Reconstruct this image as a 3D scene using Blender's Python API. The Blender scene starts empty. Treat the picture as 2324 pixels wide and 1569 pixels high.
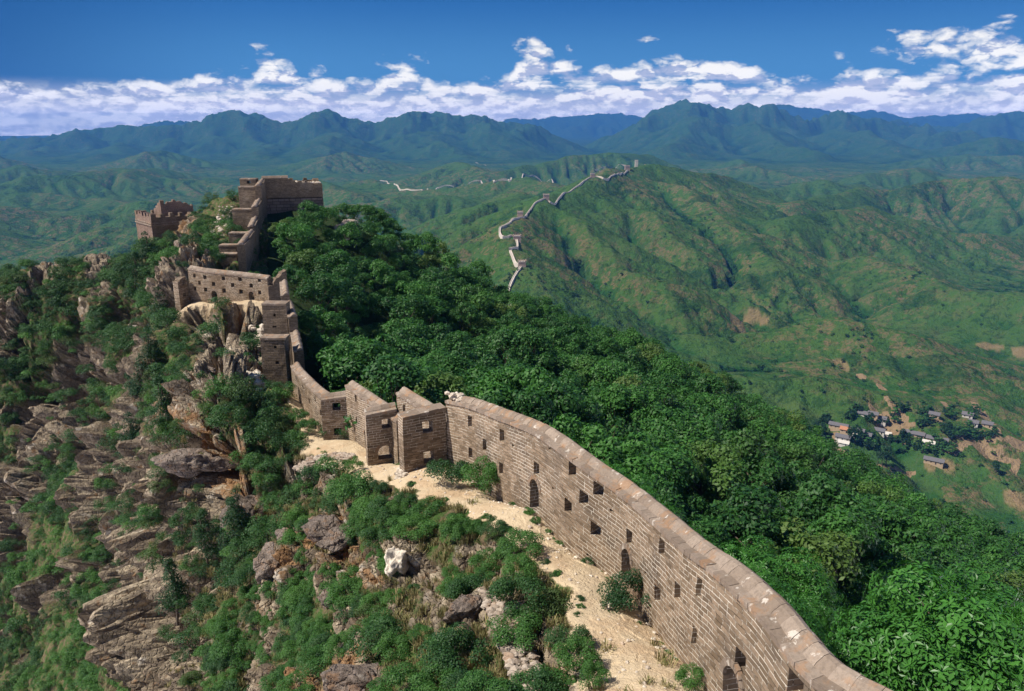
import bpy, math, numpy as np
from mathutils import Vector, Matrix
# ------------------------------------------------------------------ scene, camera, world, sun, exposure
sc = bpy.context.scene
COL = sc.collection
sc.render.engine = 'CYCLES'
PITCH = math.radians(15.6); F = 1800.0; CX, CY = 1162.0, 784.5     # photo measured at 2324 x 1569
cam = bpy.data.cameras.new('camera'); camo = bpy.data.objects.new('camera', cam); COL.objects.link(camo)
cam.sensor_width = 36; cam.lens = 36*F/2324
cam.clip_start = 0.2; cam.clip_end = 90000
camo.rotation_euler = (math.pi/2-PITCH, 0, 0)
sc.camera = camo
sc.view_settings.view_transform = 'Standard'; sc.view_settings.look = 'None'
sc.view_settings.exposure = 0.58; sc.view_settings.gamma = 1.0
sc.cycles.max_bounces = 6; sc.cycles.diffuse_bounces = 3; sc.cycles.glossy_bounces = 2
sc.cycles.transmission_bounces = 3; sc.cycles.volume_bounces = 0; sc.cycles.transparent_max_bounces = 6
SUN_EL, SUN_AZ = math.radians(52), math.radians(-101)    # azimuth from +Y towards +X: sun on the left
sd = Vector((math.sin(SUN_AZ)*math.cos(SUN_EL), math.cos(SUN_AZ)*math.cos(SUN_EL), math.sin(SUN_EL)))
sun = bpy.data.lights.new('sun', 'SUN'); suno = bpy.data.objects.new('sun', sun); COL.objects.link(suno)
sun.energy = 4.9; sun.angle = math.radians(0.5); sun.color = (1, 0.94, 0.84)
suno.rotation_euler = sd.to_track_quat('Z', 'Y').to_euler()
# small node helper
class NT:
    def __init__(s, tree): s.t = tree; tree.nodes.clear()
    def n(s, kind, ins=None, **kw):
        nd = s.t.nodes.new(kind)
        for k, v in kw.items(): setattr(nd, k, v)
        for k, v in (ins or {}).items():
            sk = nd.inputs[k]
            if isinstance(v, bpy.types.NodeSocket): s.t.links.new(v, sk)
            elif isinstance(v, bpy.types.Node): s.t.links.new(v.outputs[0], sk)
            else: sk.default_value = v
        return nd
    def math(s, op, a, b=0.0, c=0.0, clamp=False):
        return s.n('ShaderNodeMath', {0: a, 1: b, 2: c}, operation=op, use_clamp=clamp).outputs[0]
    def vm(s, op, a, b=(0, 0, 0), scale=None):
        nd = s.n('ShaderNodeVectorMath', {0: a, 1: b}, operation=op)
        if scale is not None:
            if isinstance(scale, bpy.types.NodeSocket): s.t.links.new(scale, nd.inputs['Scale'])
            else: nd.inputs['Scale'].default_value = scale
        return nd.outputs['Value'] if op in ('DOT_PRODUCT', 'LENGTH', 'DISTANCE') else nd.outputs[0]
    def noise(s, vec, scale, detail=4, rough=0.55, dist=0.0, out=0):
        return s.n('ShaderNodeTexNoise', {'Vector': vec, 'Scale': scale, 'Detail': detail, 'Roughness': rough, 'Distortion': dist}).outputs[out]
    def sstep(s, v, a, b, to0=0.0, to1=1.0):
        return s.n('ShaderNodeMapRange', {0: v, 1: a, 2: b, 3: to0, 4: to1}, interpolation_type='SMOOTHSTEP').outputs[0]
    def mix(s, f, a, b, blend='MIX'):
        nd = s.n('ShaderNodeMix', {}, data_type='RGBA', blend_type=blend)
        for i, v in ((0, f), (6, a), (7, b)):
            if isinstance(v, bpy.types.NodeSocket): s.t.links.new(v, nd.inputs[i])
            elif i and len(v) == 3: nd.inputs[i].default_value = (*v, 1)
            else: nd.inputs[i].default_value = v
        return nd.outputs[2]
    def attr(s, name, out=2):
        return s.n('ShaderNodeAttribute', attribute_name=name).outputs[out]
    def comb(s, x, y, z):
        return s.n('ShaderNodeCombineXYZ', {0: x, 1: y, 2: z}).outputs[0]
HAZE = 6.8e-5
# ------------------------------------------------------------------ sky: Nishita, deep polarised blue low down, cumulus bank along the horizon
w = bpy.data.worlds.new('World'); sc.world = w; w.use_nodes = True
t = NT(w.node_tree)
sky = t.n('ShaderNodeTexSky', sky_type='NISHITA', sun_disc=False, sun_elevation=SUN_EL, sun_rotation=SUN_AZ, altitude=900, air_density=1.0, dust_density=0.2, ozone_density=2.5)
dirv = t.n('ShaderNodeTexCoord').outputs['Generated']; sp = t.n('ShaderNodeSeparateXYZ', {0: dirv}); dx, dy, dz = sp.outputs
az_ = t.math('ARCTAN2', dx, dy); hyp = t.math('SQRT', t.math('ADD', t.math('MULTIPLY', dx, dx), t.math('MULTIPLY', dy, dy)))
el = t.math('DIVIDE', dz, t.math('MAXIMUM', hyp, 0.02))
blue = t.mix(t.sstep(el, 0.03, 0.17), (0.62, 2.1, 4.2), (0.10, 0.80, 2.6))
blue = t.mix(t.sstep(az_, -0.25, -0.7), blue, (0.04, 0.45, 1.6))
skyc = t.mix(t.sstep(el, 0.2, 0.9), blue, t.mix(1.0, sky.outputs[0], (0.36, 0.46, 0.60), 'MULTIPLY'))
def curve(x, pts, lo=-0.72, hi=0.72, ymax=0.2):
    nd = t.n('ShaderNodeFloatCurve', {1: t.math('DIVIDE', t.math('SUBTRACT', x, lo), hi-lo)}); c = nd.mapping.curves[0]
    P_ = [((a-lo)/(hi-lo), y/ymax) for a, y in pts]
    c.points[0].location = P_[0]; c.points[1].location = P_[-1]
    for p in P_[1:-1]: c.points.new(*p)
    nd.mapping.update(); return t.math('MULTIPLY', nd.outputs[0], ymax)
def ae(x, y):
    u = (x-1162)/1800; v = (784.5-y)/1800; f = math.cos(PITCH)+v*math.sin(PITCH); z = -math.sin(PITCH)+v*math.cos(PITCH)
    return math.atan2(u, f), z/math.hypot(u, f)
topb = curve(az_, [(-0.72, .06)]+[ae(*p) for p in ((0,172),(120,176),(330,170),(470,160),(560,158),(580,140),(655,138),(690,158),(735,158),(760,168),(870,166),(890,150),(960,148),(990,170),(1030,172),(1130,172),(1160,150),(1200,120),(1270,118),(1300,140),(1340,142),(1480,130),(1520,122),(1640,122),(1720,140),(1790,165),(1850,172),(1950,150),(2060,148),(2150,140),(2230,150),(2324,150))]+[(.72, .07)])
cv = t.comb(t.math('MULTIPLY', az_, 15.0), t.math('MULTIPLY', el, 30.0), 0.0)
cvs = t.comb(t.math('MULTIPLY', t.math('SUBTRACT', az_, 0.0035), 15.0), t.math('MULTIPLY', t.math('ADD', el, 0.0035), 34.0), 0.0)
wv = t.comb(t.math('MULTIPLY', az_, 9.0), t.math('MULTIPLY', el, 75.0), 3.0)
def billow(vec):
    a = t.noise(vec, 1.0, 9, 0.60)
    v1 = t.n('ShaderNodeTexVoronoi', {'Vector': t.vm('ADD', vec, t.vm('SCALE', t.n('ShaderNodeTexNoise', {'Vector': vec, 'Scale': 3.0, 'Detail': 3.0}).outputs[1], scale=0.45)), 'Scale': 2.1, 'Detail': 3.0, 'Roughness': 0.5}, feature='F1').outputs[0]
    return t.math('ADD', t.math('MULTIPLY', a, 0.55), t.math('MULTIPLY', t.math('SUBTRACT', 1.0, v1), 0.45))
B0, B1 = billow(cv), billow(cvs)
wide = t.noise(wv, 1.0, 7, 0.62)
edge = t.math('ADD', t.math('SUBTRACT', topb, el), t.math('MULTIPLY', t.math('SUBTRACT', B0, 0.5), 0.034))
inbank = t.sstep(edge, -0.003, 0.010)
depth_ = t.math('SUBTRACT', topb, el)
gapk = t.sstep(t.math('ADD', wide, t.math('MULTIPLY', t.math('SUBTRACT', B0, .5), .5)), 0.22, 0.46)
deep = t.sstep(depth_, 0.010, 0.03)
cover_ = t.math('MULTIPLY', inbank, t.mix(deep, (1, 1, 1), t.comb(gapk, gapk, gapk)))
# loose small clouds above the bank
def puff(x, y, rx, ry, thr=0.52):
    a0, e0 = ae(x, y); sx, sy = rx/1800, ry/1800
    d = t.math('SQRT', t.math('ADD', t.math('POWER', t.math('DIVIDE', t.math('SUBTRACT', az_, a0), sx), 2.0), t.math('POWER', t.math('DIVIDE', t.math('SUBTRACT', el, e0), sy), 2.0)))
    return t.sstep(t.math('ADD', t.math('SUBTRACT', 1.0, d), t.math('MULTIPLY', t.math('SUBTRACT', B0, thr), 3.2)), -0.1, 1.0)
pf = None
for a in ((1465,92,50,13,.47),(1100,127,22,10,.58),(1222,122,62,36,.38),(2190,86,120,24,.33),(2300,112,170,36,.26),(2110,108,115,11,.42),(2290,36,45,10,.52),(1905,128,24,14,.58),(1735,40,26,9,.62),(2060,165,130,20,.5),(1750,140,60,10,.56),(2240,18,22,6,.6),(616,156,56,40,.36),(928,158,48,34,.36),(715,172,30,24,.38)):
    p = puff(*a); pf = p if pf is None else t.math('MAXIMUM', pf, p)
cl = t.math('MAXIMUM', cover_, pf, clamp=True)
lowk = t.sstep(el, 0.045, 0.015)
lit = t.math('ADD', 0.56, t.math('MULTIPLY', t.math('MULTIPLY', t.math('SUBTRACT', B0, B1), 8.5), t.math('SUBTRACT', 1.0, t.math('MULTIPLY', lowk, 0.45))))
hi = t.sstep(edge, 0.030, -0.002)
lit = t.math('ADD', t.math('ADD', lit, t.math('MULTIPLY', hi, 0.36)), t.math('MULTIPLY', t.math('SUBTRACT', wide, 0.5), 1.1), clamp=True)
cc = t.mix(lit, (2.9, 3.05, 3.9), (6.4, 6.1, 5.6))
low = t.sstep(el, 0.06, 0.005)
clf = t.math('MAXIMUM', cl, t.math('MULTIPLY', t.sstep(el, 0.05, 0.02), 0.85))
tau = t.math('MINIMUM', t.math('DIVIDE', 345.0*HAZE, t.math('MAXIMUM', el, 0.004)), 27000*HAZE)
gain = t.math('MINIMUM', t.math('EXPONENT', t.math('MULTIPLY', tau, 0.9)), 8.0)
cc = t.vm('SCALE', t.mix(low, cc, t.mix(lit, (3.1, 2.9, 3.45), (4.9, 4.55, 4.6))), scale=gain)
col = t.mix(t.math('MULTIPLY', clf, 0.97), skyc, cc)
bg = t.n('ShaderNodeBackground', {'Color': col, 'Strength': 0.1})
t.n('ShaderNodeOutputWorld', {0: bg})
w.cycles.sampling_method = 'MANUAL'; w.cycles.sample_map_resolution = 1024
# ------------------------------------------------------------------ numbers: rays, noise
ST, CT = math.sin(PITCH), math.cos(PITCH)
def at(x, y, Y):
    """point at forward distance Y seen at photo pixel (x, y)"""
    u = (x-CX)/F; v = (CY-y)/F; t = Y/(CT+v*ST)
    return np.array([u*t, Y, (-ST+v*CT)*t])
def pix(X, Y, Z):
    d = Y*CT-Z*ST; d = np.where(d < 0.1, 0.1, d)
    return CX+F*X/d, CY-F*(Y*ST+Z*CT)/d
def hsh(ix, iy, iz, seed):
    h = (ix*374761393 + iy*668265263 + iz*1440662683 + seed*974711) & 0xffffffff
    h = ((h ^ (h >> 13))*1274126177) & 0xffffffff
    h = ((h ^ (h >> 15))*2246822519) & 0xffffffff
    return ((h ^ (h >> 16)) & 0xffffff)/float(0x1000000)
def vnoise(p, seed=0):
    """gradient noise, about -1..1; p is (N, 2 or 3)"""
    if p.shape[1] == 2: p = np.column_stack([p, np.zeros(len(p))])
    i = np.floor(p).astype(np.int64); f = p-i
    w = f*f*f*(f*(f*6-15)+10)
    out = np.zeros(len(p))
    flat = not np.any(p[:, 2])
    for dz in ((0,) if flat else (0, 1)):
        for dy in (0, 1):
            for dx in (0, 1):
                a = hsh(i[:, 0]+dx, i[:, 1]+dy, i[:, 2]+dz, seed)*6.28318
                if flat: g = np.cos(a)*(f[:, 0]-dx)+np.sin(a)*(f[:, 1]-dy); g *= 1.4
                else:
                    zz = hsh(i[:, 0]+dx, i[:, 1]+dy, i[:, 2]+dz, seed+7)*2-1; r = np.sqrt(1-zz*zz)
                    g = (r*np.cos(a)*(f[:, 0]-dx)+r*np.sin(a)*(f[:, 1]-dy)+zz*(f[:, 2]-dz))*1.5
                wt = (w[:, 0] if dx else 1-w[:, 0])*(w[:, 1] if dy else 1-w[:, 1])
                if not flat: wt = wt*(w[:, 2] if dz else 1-w[:, 2])
                out += wt*g
    return out
def fbm(p, octs=4, seed=0, rough=0.5, ridged=False):
    s = np.zeros(len(p)); a = 1.0; tot = 0
    for k in range(octs):
        n = vnoise(p*(2.03**k)+k*17.3, seed+k)
        s += a*((1-2*np.abs(n)) if ridged else n); tot += a; a *= rough
    return s/tot
def worley(p, seed=0, jit=0.9):
    """F1, F2, per-cell randoms (3), vector from the cell point"""
    i = np.floor(p).astype(np.int64); n = len(p)
    F1 = np.full(n, 9.0); F2 = np.full(n, 9.0); ids = np.zeros((n, 3), np.int64); vec = np.zeros((n, 3))
    for dx in (-1, 0, 1):
        for dy in (-1, 0, 1):
            for dz in (-1, 0, 1):
                c = i+np.array([dx, dy, dz])
                q = np.column_stack([hsh(c[:, 0], c[:, 1], c[:, 2], seed+k) for k in range(3)])
                v = p-(c+0.5+jit*(q-0.5)); d = np.einsum('ij,ij->i', v, v)
                m = d < F1
                F2 = np.where(m, F1, np.minimum(F2, d)); F1 = np.where(m, d, F1)
                ids[m] = c[m]; vec[m] = v[m]
    r = np.column_stack([hsh(ids[:, 0], ids[:, 1], ids[:, 2], seed+50+k) for k in range(3)])
    return np.sqrt(F1), np.sqrt(F2), r, vec
def sst(x, a, b):
    t = np.clip((x-a)/(b-a), 0, 1); return t*t*(3-2*t)
def seg_dist(P, A, B):
    """distance from points P (N,2) to segment, and parameter"""
    d = B[:2]-A[:2]; t = np.clip(((P-A[:2])@d)/(d@d+1e-9), 0, 1)
    return np.hypot(P[:, 0]-A[0]-t*d[0], P[:, 1]-A[1]-t*d[1]), t
# ------------------------------------------------------------------ erosion (stream power on a grid)
def erode(z, cell, fixed, iters, K, m=0.45, diff=0.0, uplift=None):
    ny, nx = z.shape; N = ny*nx
    idx = np.arange(N).reshape(ny, nx); offs = [(-1, -1), (-1, 0), (-1, 1), (0, -1), (0, 1), (1, -1), (1, 0), (1, 1)]
    A = None
    for it in range(iters):
        best = np.zeros((ny, nx)); rec = idx.copy(); dist = np.ones((ny, nx))*cell
        for dy, dx in offs:
            sh = np.full((ny, nx), 1e9); si = idx.copy()
            ys = slice(max(0, -dy), ny-max(0, dy)); xs = slice(max(0, -dx), nx-max(0, dx))
            yt = slice(max(0, dy), ny+min(0, dy)); xt = slice(max(0, dx), nx+min(0, dx))
            sh[ys, xs] = z[yt, xt]; si[ys, xs] = idx[yt, xt]
            L = cell*math.hypot(dx, dy); s = (z-sh)/L
            mk = s > best; best[mk] = s[mk]; rec[mk] = si[mk]; dist[mk] = L
        order = np.argsort(z.ravel(), kind='stable').tolist()
        r = rec.ravel().tolist(); a = [cell*cell]*N
        for k in reversed(order):
            q = r[k]
            if q != k: a[q] += a[k]
        A = np.array(a)
        f = (K*A**m/dist.ravel()).tolist(); fx = fixed.ravel().tolist(); zl = z.ravel().tolist()
        for k in order:
            q = r[k]
            if q != k and not fx[k]:
                zq = zl[q]
                if zl[k] > zq: zl[k] = (zl[k]+f[k]*zq)/(1+f[k])
        z = np.array(zl).reshape(ny, nx)
        if uplift is not None: z = z+uplift
        if diff:
            p = np.pad(z, 1, mode='edge')
            z = z+diff*(p[:-2, 1:-1]+p[2:, 1:-1]+p[1:-1, :-2]+p[1:-1, 2:]-4*z)
    return z, A.reshape(ny, nx)
class Grid:
    def __init__(s, x0, x1, y0, y1, cell):
        s.x0, s.y0, s.c = x0, y0, cell
        s.nx, s.ny = int((x1-x0)/cell)+1, int((y1-y0)/cell)+1
        X, Y = np.meshgrid(x0+np.arange(s.nx)*cell, y0+np.arange(s.ny)*cell)
        s.P = np.column_stack([X.ravel(), Y.ravel()])
    def sample(s, X, Y, Z):
        u = np.clip((X-s.x0)/s.c, 0, s.nx-1.001); v = np.clip((Y-s.y0)/s.c, 0, s.ny-1.001)
        i = u.astype(int); j = v.astype(int); f = u-i; g = v-j
        f = f*f*(3-2*f)*0.5+f*0.5; g = g*g*(3-2*g)*0.5+g*0.5
        return (Z[j, i]*(1-f)+Z[j, i+1]*f)*(1-g)+(Z[j+1, i]*(1-f)+Z[j+1, i+1]*f)*g
def skeleton(P, ridges, base, warp=None):
    if warp is not None: P = P+warp
    h = base.copy()
    for pts, slope in ridges:
        q = [p if isinstance(p, np.ndarray) else at(*p) for p in pts]
        for A_, B_ in zip(q[:-1], q[1:]):
            d, t = seg_dist(P, A_, B_)
            z = A_[2]+(B_[2]-A_[2])*t - slope*(np.sqrt(d*d+900)-30)
            h = np.maximum(h, z)
    return h
# --- middle distance (0.15 - 7 km)
GM = Grid(-4400, 4600, 60, 7400, 16)
basem = np.full(len(GM.P), -312.0) + 14*fbm(GM.P/500, 3, 5) - sst(GM.P[:, 1], 3000, 6500)*0
ridm = [
 ([(1120,700,940),(1155,635,1000),(1180,585,1050),(1160,545,1120),(1135,515,1230),(1180,490,1330),(1240,440,1560),(1340,396,1860),(1420,374,2120),(1470,366,2230),(1520,374,2350),(1600,392,2500),(1660,398,2700)], 0.42),
 ([(1470,366,2230),(1508,406,2100),(1545,418,2000),(1590,455,1850),(1640,490,1700),(1700,520,1600)], 0.42),
 ([(1360,400,1900),(1410,450,1750),(1450,470,1650),(1497,497,1550),(1545,540,1450),(1600,600,1350)], 0.42),
 ([(1240,452,1540),(1310,478,1400),(1370,540,1280),(1420,585,1200),(1450,620,1150)], 0.42),
 ([(1640,490,1700),(1700,540,1520),(1760,580,1400)], 0.45),
 ([(1450,748,1060),(1560,670,1180),(1620,615,1300),(1690,580,1420),(1800,500,1720),(1880,475,1850),(1974,455,1980),(2040,500,1900),(2130,520,1900),(2324,530,1950)], 0.40),
 ([(1700,520,1800),(1790,470,2200),(1880,440,2450),(1975,418,2700),(2060,430,2800)], 0.40),
 ([(2060,415,2700),(2150,398,2800),(2254,394,2700),(2324,400,2650),(2420,420,2600)], 0.40),
 ([(1430,760,950),(1545,722,1000),(1640,735,1010),(1800,722,1010),(1918,704,1000),(2060,725,960),(2190,790,880),(2240,840,830)], 0.33),
 ([(2000,560,1500),(2090,600,1380),(2200,640,1250),(2324,650,1200),(2420,660,1200)], 0.40),
 ([(1640,840,800),(1750,830,800),(1900,835,790),(1980,850,780),(2080,870,760)], 0.33),
 ([(2150,900,760),(2250,880,800),(2324,860,830),(2420,840,860)], 0.35),
 # own mountain
 ([(-900,700,150),(60,640,120),(330,640,120),(560,560,110),(700,620,100),(820,640,125)], 0.85),
 ([(820,640,125),(1000,700,120),(1400,900,110),(1650,1000,100),(2200,1400,80)], 0.75),
 ([(1100,1500,30),(900,1100,45),(640,760,80)], 0.9),
 # left and centre hills
 ([(850,400,3600),(940,425,3100),(1040,420,3000),(1110,412,2900),(1210,400,2850),(1290,425,2500)], 0.30),
 ([(1040,360,4300),(1110,385,3900),(1200,372,4100),(1330,348,4300),(1400,345,4300),(1470,352,4500)], 0.33),
 ([(940,540,1500),(1040,510,1700),(1130,455,1900),(1190,425,2250)], 0.33),
 ([(800,470,2400),(900,455,2500),(1010,440,2600)], 0.3),
]
rng = np.random.default_rng(11)
for k in range(26):       # nameless hills of the plain on the left and beyond
    yy = 1200+rng.random()**0.7*5600; az = math.radians(-42+rng.random()*34) if k < 18 else math.radians(2+rng.random()*38)
    if k >= 18: yy = 3000+rng.random()*4000
    x = yy*math.tan(az); top = -300+25+rng.random()*70*(0.6+yy/5000); L = 400+rng.random()*700; a = rng.random()*3.14
    pts = [np.array([x+L*(t-0.5)*math.cos(a+0.5*t), yy+L*(t-0.5)*math.sin(a+0.5*t), top*1.0-abs(t-0.5)*60-8*(q % 2)]) for q, t in enumerate(np.linspace(0, 1, 5))]
    ridm.append((pts, 0.24+0.1*rng.random()))
hm = skeleton(GM.P, ridm, basem)
hm = hm + (fbm(GM.P/230, 4, 21)*28 + fbm(GM.P/1100, 3, 9)*22)*np.clip((GM.P[:, 1]-300)/500, 0.15, 1)
hm = hm.reshape(GM.ny, GM.nx)
fixedm = (hm < -322) 
Rm = np.hypot(GM.P[:, 0], GM.P[:, 1]).reshape(hm.shape)
fixedm |= (Rm < 330)
hm, Am = erode(hm, 16.0, fixedm, 24, 0.065, 0.5, 0.012)
flowm = np.log10(Am/400.0)
# village valley floor: level it gently
vx, vy, vz = at(2080, 985, 700)
# --- far mountains
GF = Grid(-16000, 17000, 5200, 27000, 75)
basef = np.full(len(GF.P), -320.0)
def R(Y, *pts): return [(x, y, Y) for x, y in pts]
ridf = [
 (R(9800,(-260,330),(-120,322),(0,316),(60,305),(100,310),(180,292),(230,290),(330,286),(400,278),(460,275),(500,265),(540,253),(600,270),(680,277),(700,270),(780,263),(840,276),(900,270),(960,260),(1010,267),(1030,274),(1090,261),(1130,274),(1190,274),(1250,308),(1300,332)), 0.45),
 (R(10800,(1340,338),(1420,290),(1470,270),(1530,260),(1575,229),(1612,250),(1650,256),(1690,243),(1740,248),(1800,261),(1860,269),(1912,256),(1960,272),(2010,267),(2060,280),(2100,282)), 0.45),
 (R(13500,(2040,272),(2110,282),(2150,284),(2220,274),(2270,262),(2324,260),(2450,268),(2600,275)), 0.4),
 (R(23000,(1150,274),(1220,270),(1310,268),(1370,259),(1430,268),(1480,274)), 0.2),
 (R(22000,(1700,262),(1770,243),(1810,247),(1870,262),(1960,258),(1985,254),(2050,268),(2190,265),(2300,272)), 0.2),
 (R(16000,(-300,318),(90,312),(180,300),(300,286),(360,280),(440,275)), 0.3),
 ([(540,300,9200),(600,330,8200),(640,352,7400)], 0.3), ([(780,300,9000),(760,335,7600),(740,352,7200)], 0.3),
 ([(960,300,9000),(1010,335,7800),(1060,352,7200)], 0.3), ([(300,320,8800),(260,345,7800),(200,362,7000)], 0.3),
 ([(1575,270,10000),(1560,310,8600),(1510,340,7400)], 0.3), ([(1690,280,9800),(1760,320,8400),(1850,345,7400)], 0.3),
 ([(1912,290,9800),(2000,320,8600),(2080,338,7600)], 0.3), ([(100,330,8800),(40,352,7800)], 0.3),
 ([(1130,300,9200),(1200,340,8000)], 0.3), ([(2150,330,7800),(2230,322,7600),(2324,315,7400),(2420,318,7400)], 0.25),
]
WF = np.column_stack([fbm(GF.P/900, 3, 61)*170, fbm(GF.P/1300, 4, 62, 0.55)*1500])
hf = skeleton(GF.P, ridf, basef, WF)
msk = sst(hf, -320, -150)
hf = hf + (fbm(GF.P/1100, 5, 31, 0.55, True)*110-45)*msk + 30*fbm(GF.P/1500, 3, 77)
hf = hf.reshape(GF.ny, GF.nx)
hf, Af = erode(hf, 75.0, hf < -330, 22, 0.05, 0.42, 0.0)
hf = hf + ((fbm(GF.P/300, 4, 41, 0.6, True)-.1)*48*sst(hf.ravel(), -60, 160)).reshape(hf.shape)
crest = skeleton(GF.P, [(p, 1.1) for p, s_ in ridf[:6]], np.full(len(GF.P), -900.0), WF*np.array([.6, .8]))
crest = crest+fbm(GF.P/260, 4, 43, 0.6)*30-14
hf = np.maximum(hf, crest.reshape(hf.shape))
flowf = np.log10(Af/6400.0)+0.6
# ------------------------------------------------------------------ near hill: control points (pixel, forward distance, drop below the seen surface)
NP = []
def cp(x, y, Y, dz=0.0): p = at(x, y, Y); p[2] += dz; NP.append(p)
for a in [(1015,1050,34.1),(1215,1160,26.1),(1400,1315,22.4),(1540,1490,17.25),(1600,1569,15),(1450,1560,14.8),(1300,1250,24.5),(1150,1150,27),(950,1080,32.5),
 (860,1080,34.5),(1000,1120,30),(790,1000,44),(740,1000,45),(690,950,48),(640,880,54),(590,860,58),(1200,1400,19),(1240,1569,15.5),(1100,1350,21),(1000,1569,17),
 (1000,1300,24),(850,1250,28),(850,1450,22),(700,1200,33),(620,1300,33),(700,1500,25),(520,1569,30),(560,1400,32),(430,1500,34),(375,1530,37),(362,1400,41),
 (400,1250,44),(420,1130,42),(355,1050,46),(400,950,47),(560,1060,42),(600,950,47),(650,1050,42),(750,1080,38),(480,850,56),(500,760,65),(560,720,70),
 (420,700,74),(500,690,76),(620,690,74),(400,640,82),(420,580,92),(470,600,88),(450,520,105),(480,455,116),(520,500,110),(530,620,84),(610,474,114),(740,478,118),
 (340,590,126),(345,600,118),(300,610,118),(430,520,133),(400,560,120),(60,612,105),(150,602,108),(250,600,108),(310,612,110),(0,650,100),(0,720,97),(0,850,93),(0,1000,88),(0,1100,84),(0,1200,80),(0,1320,76),(0,1450,72),(0,1569,67),
 (100,700,98),(100,800,94),(100,900,89),(100,1000,84),(100,1100,80),(100,1200,76),(100,1320,72),(100,1450,68),(100,1569,62),(200,700,95),(200,800,88),(200,900,82),(200,1000,77),(200,1100,72),(200,1200,68),(200,1320,65),(200,1450,62),(200,1569,58),
 (300,720,88),(330,800,76),(330,900,66),(352,1000,54),(300,1000,64),(300,1100,60),(300,1200,57),(300,1320,55),(300,1450,52),(322,1569,48),(-150,1300,84),(-150,1569,74),(-150,1000,96),(-150,720,106)]: cp(*a)
CAN = [(900,750,80),(1000,850,62),(1200,850,75),(1300,950,54),(1500,1000,52),(1700,1100,46),(1800,1300,32),(1950,1400,24),(1300,800,95),(1500,860,98),(1100,700,100),
 (760,600,90),(700,700,70),(760,800,62),(1700,950,85),(1900,1100,75),(2000,1200,58),(2100,1250,48),(850,880,52),(1100,880,52),(900,500,112),(860,600,98),(1000,640,108)]
for a in CAN: cp(*a, -4.3)
SIL = [(820,470,121),(1000,560,124),(1150,640,126),(1280,705,125),(1400,760,124),(1520,810,120),(1650,850,116),(1800,960,108),(2000,1100,102),(2200,1200,95),(2400,1300,90)]
for x, y, Y in SIL:
    cp(x, y, Y, -4.5)
    p = at(x, y, Y); NP.append(np.array([p[0]*1.25, p[1]*1.25, p[2]-4.5-0.9*0.25*Y])); NP.append(np.array([p[0]*1.55, p[1]*1.55, p[2]-4.5-0.9*0.55*Y]))
for x, y, Y in [(60,600,105),(150,590,108),(250,585,108),(310,600,110),(340,572,138),(430,500,142),(480,455,124),(610,474,124),(740,478,126),(-100,650,108)]:
    p = at(x, y, Y); NP.append(np.array([p[0]*1.25, p[1]*1.25, p[2]-0.8*0.25*Y])); NP.append(np.array([p[0]*1.6, p[1]*1.6, p[2]-0.8*0.6*Y]))
for p in [(-0.6,36.5,-18),(3.6,28.6,-17.6),(6.6,22.8,-17.4),(8.2,16,-16.2),(8.5,11,-15),(4.2,10,-11.3),(1,9,-10.6),(-4,9,-10.8),(-12,9,-15),(-24,12,-26),(-40,20,-42),(-60,40,-66),
          (20,12,-20),(40,20,-34),(70,40,-50),(12,30,-22),(-3.4,43,-20),(-7.5,50,-21.5),(22,24,-25),(0,0,-10.8),(-10,0,-16),(12,0,-17)]: NP.append(np.array(p, float))
NP = np.array(NP)
def tps_k(r2): return np.where(r2 > 1e-9, 0.5*r2*np.log(np.maximum(r2, 1e-9)), 0)
_n = len(NP); _S = 50.0
_X = NP[:, :2]/_S
_K = tps_k(((_X[:, None]-_X[None])**2).sum(2))+np.eye(_n)*2e-4
_Pm = np.column_stack([np.ones(_n), _X])
_A = np.block([[_K, _Pm], [_Pm.T, np.zeros((3, 3))]])
_w = np.linalg.solve(_A, np.concatenate([NP[:, 2], np.zeros(3)]))
def tps(X, Y):
    out = np.empty(len(X)); Q = np.column_stack([X, Y])/_S
    for k in range(0, len(X), 40000):
        q = Q[k:k+40000]
        r2 = (q**2).sum(1)[:, None]+(_X**2).sum(1)[None]-2*q@_X.T
        out[k:k+40000] = tps_k(np.maximum(r2, 0))@_w[:_n]+_w[_n]+q@_w[_n+1:]
    return out
def H_far(X, Y):
    R_ = np.hypot(X, Y)
    k = sst(Y, 5700, 7100)
    return GM.sample(X, Y, hm)*(1-k)+GF.sample(X, Y, hf)*k
def H_near(X, Y):
    R_ = np.hypot(X, Y); k = sst(R_, 150, 225)
    return tps(X, Y)*(1-k)+GM.sample(X, Y, hm)*k
# smooth near field cached on a 0.5 m grid for placing things
GN = Grid(-120, 150, 0, 190, 0.5)
hn = H_near(GN.P[:, 0], GN.P[:, 1]).reshape(GN.ny, GN.nx)
def ground(X, Y): return GN.sample(np.atleast_1d(np.asarray(X, float)), np.atleast_1d(np.asarray(Y, float)), hn)
def hit(x, y, y0=8, y1=175):
    """first near-ground point seen at photo pixel"""
    Ys = np.linspace(y0, y1, 900); q = np.array([at(x, y, Y_) for Y_ in Ys])
    g = ground(q[:, 0], q[:, 1]); k = np.nonzero(q[:, 2] <= g)[0]
    return q[k[0]] if len(k) else None
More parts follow.
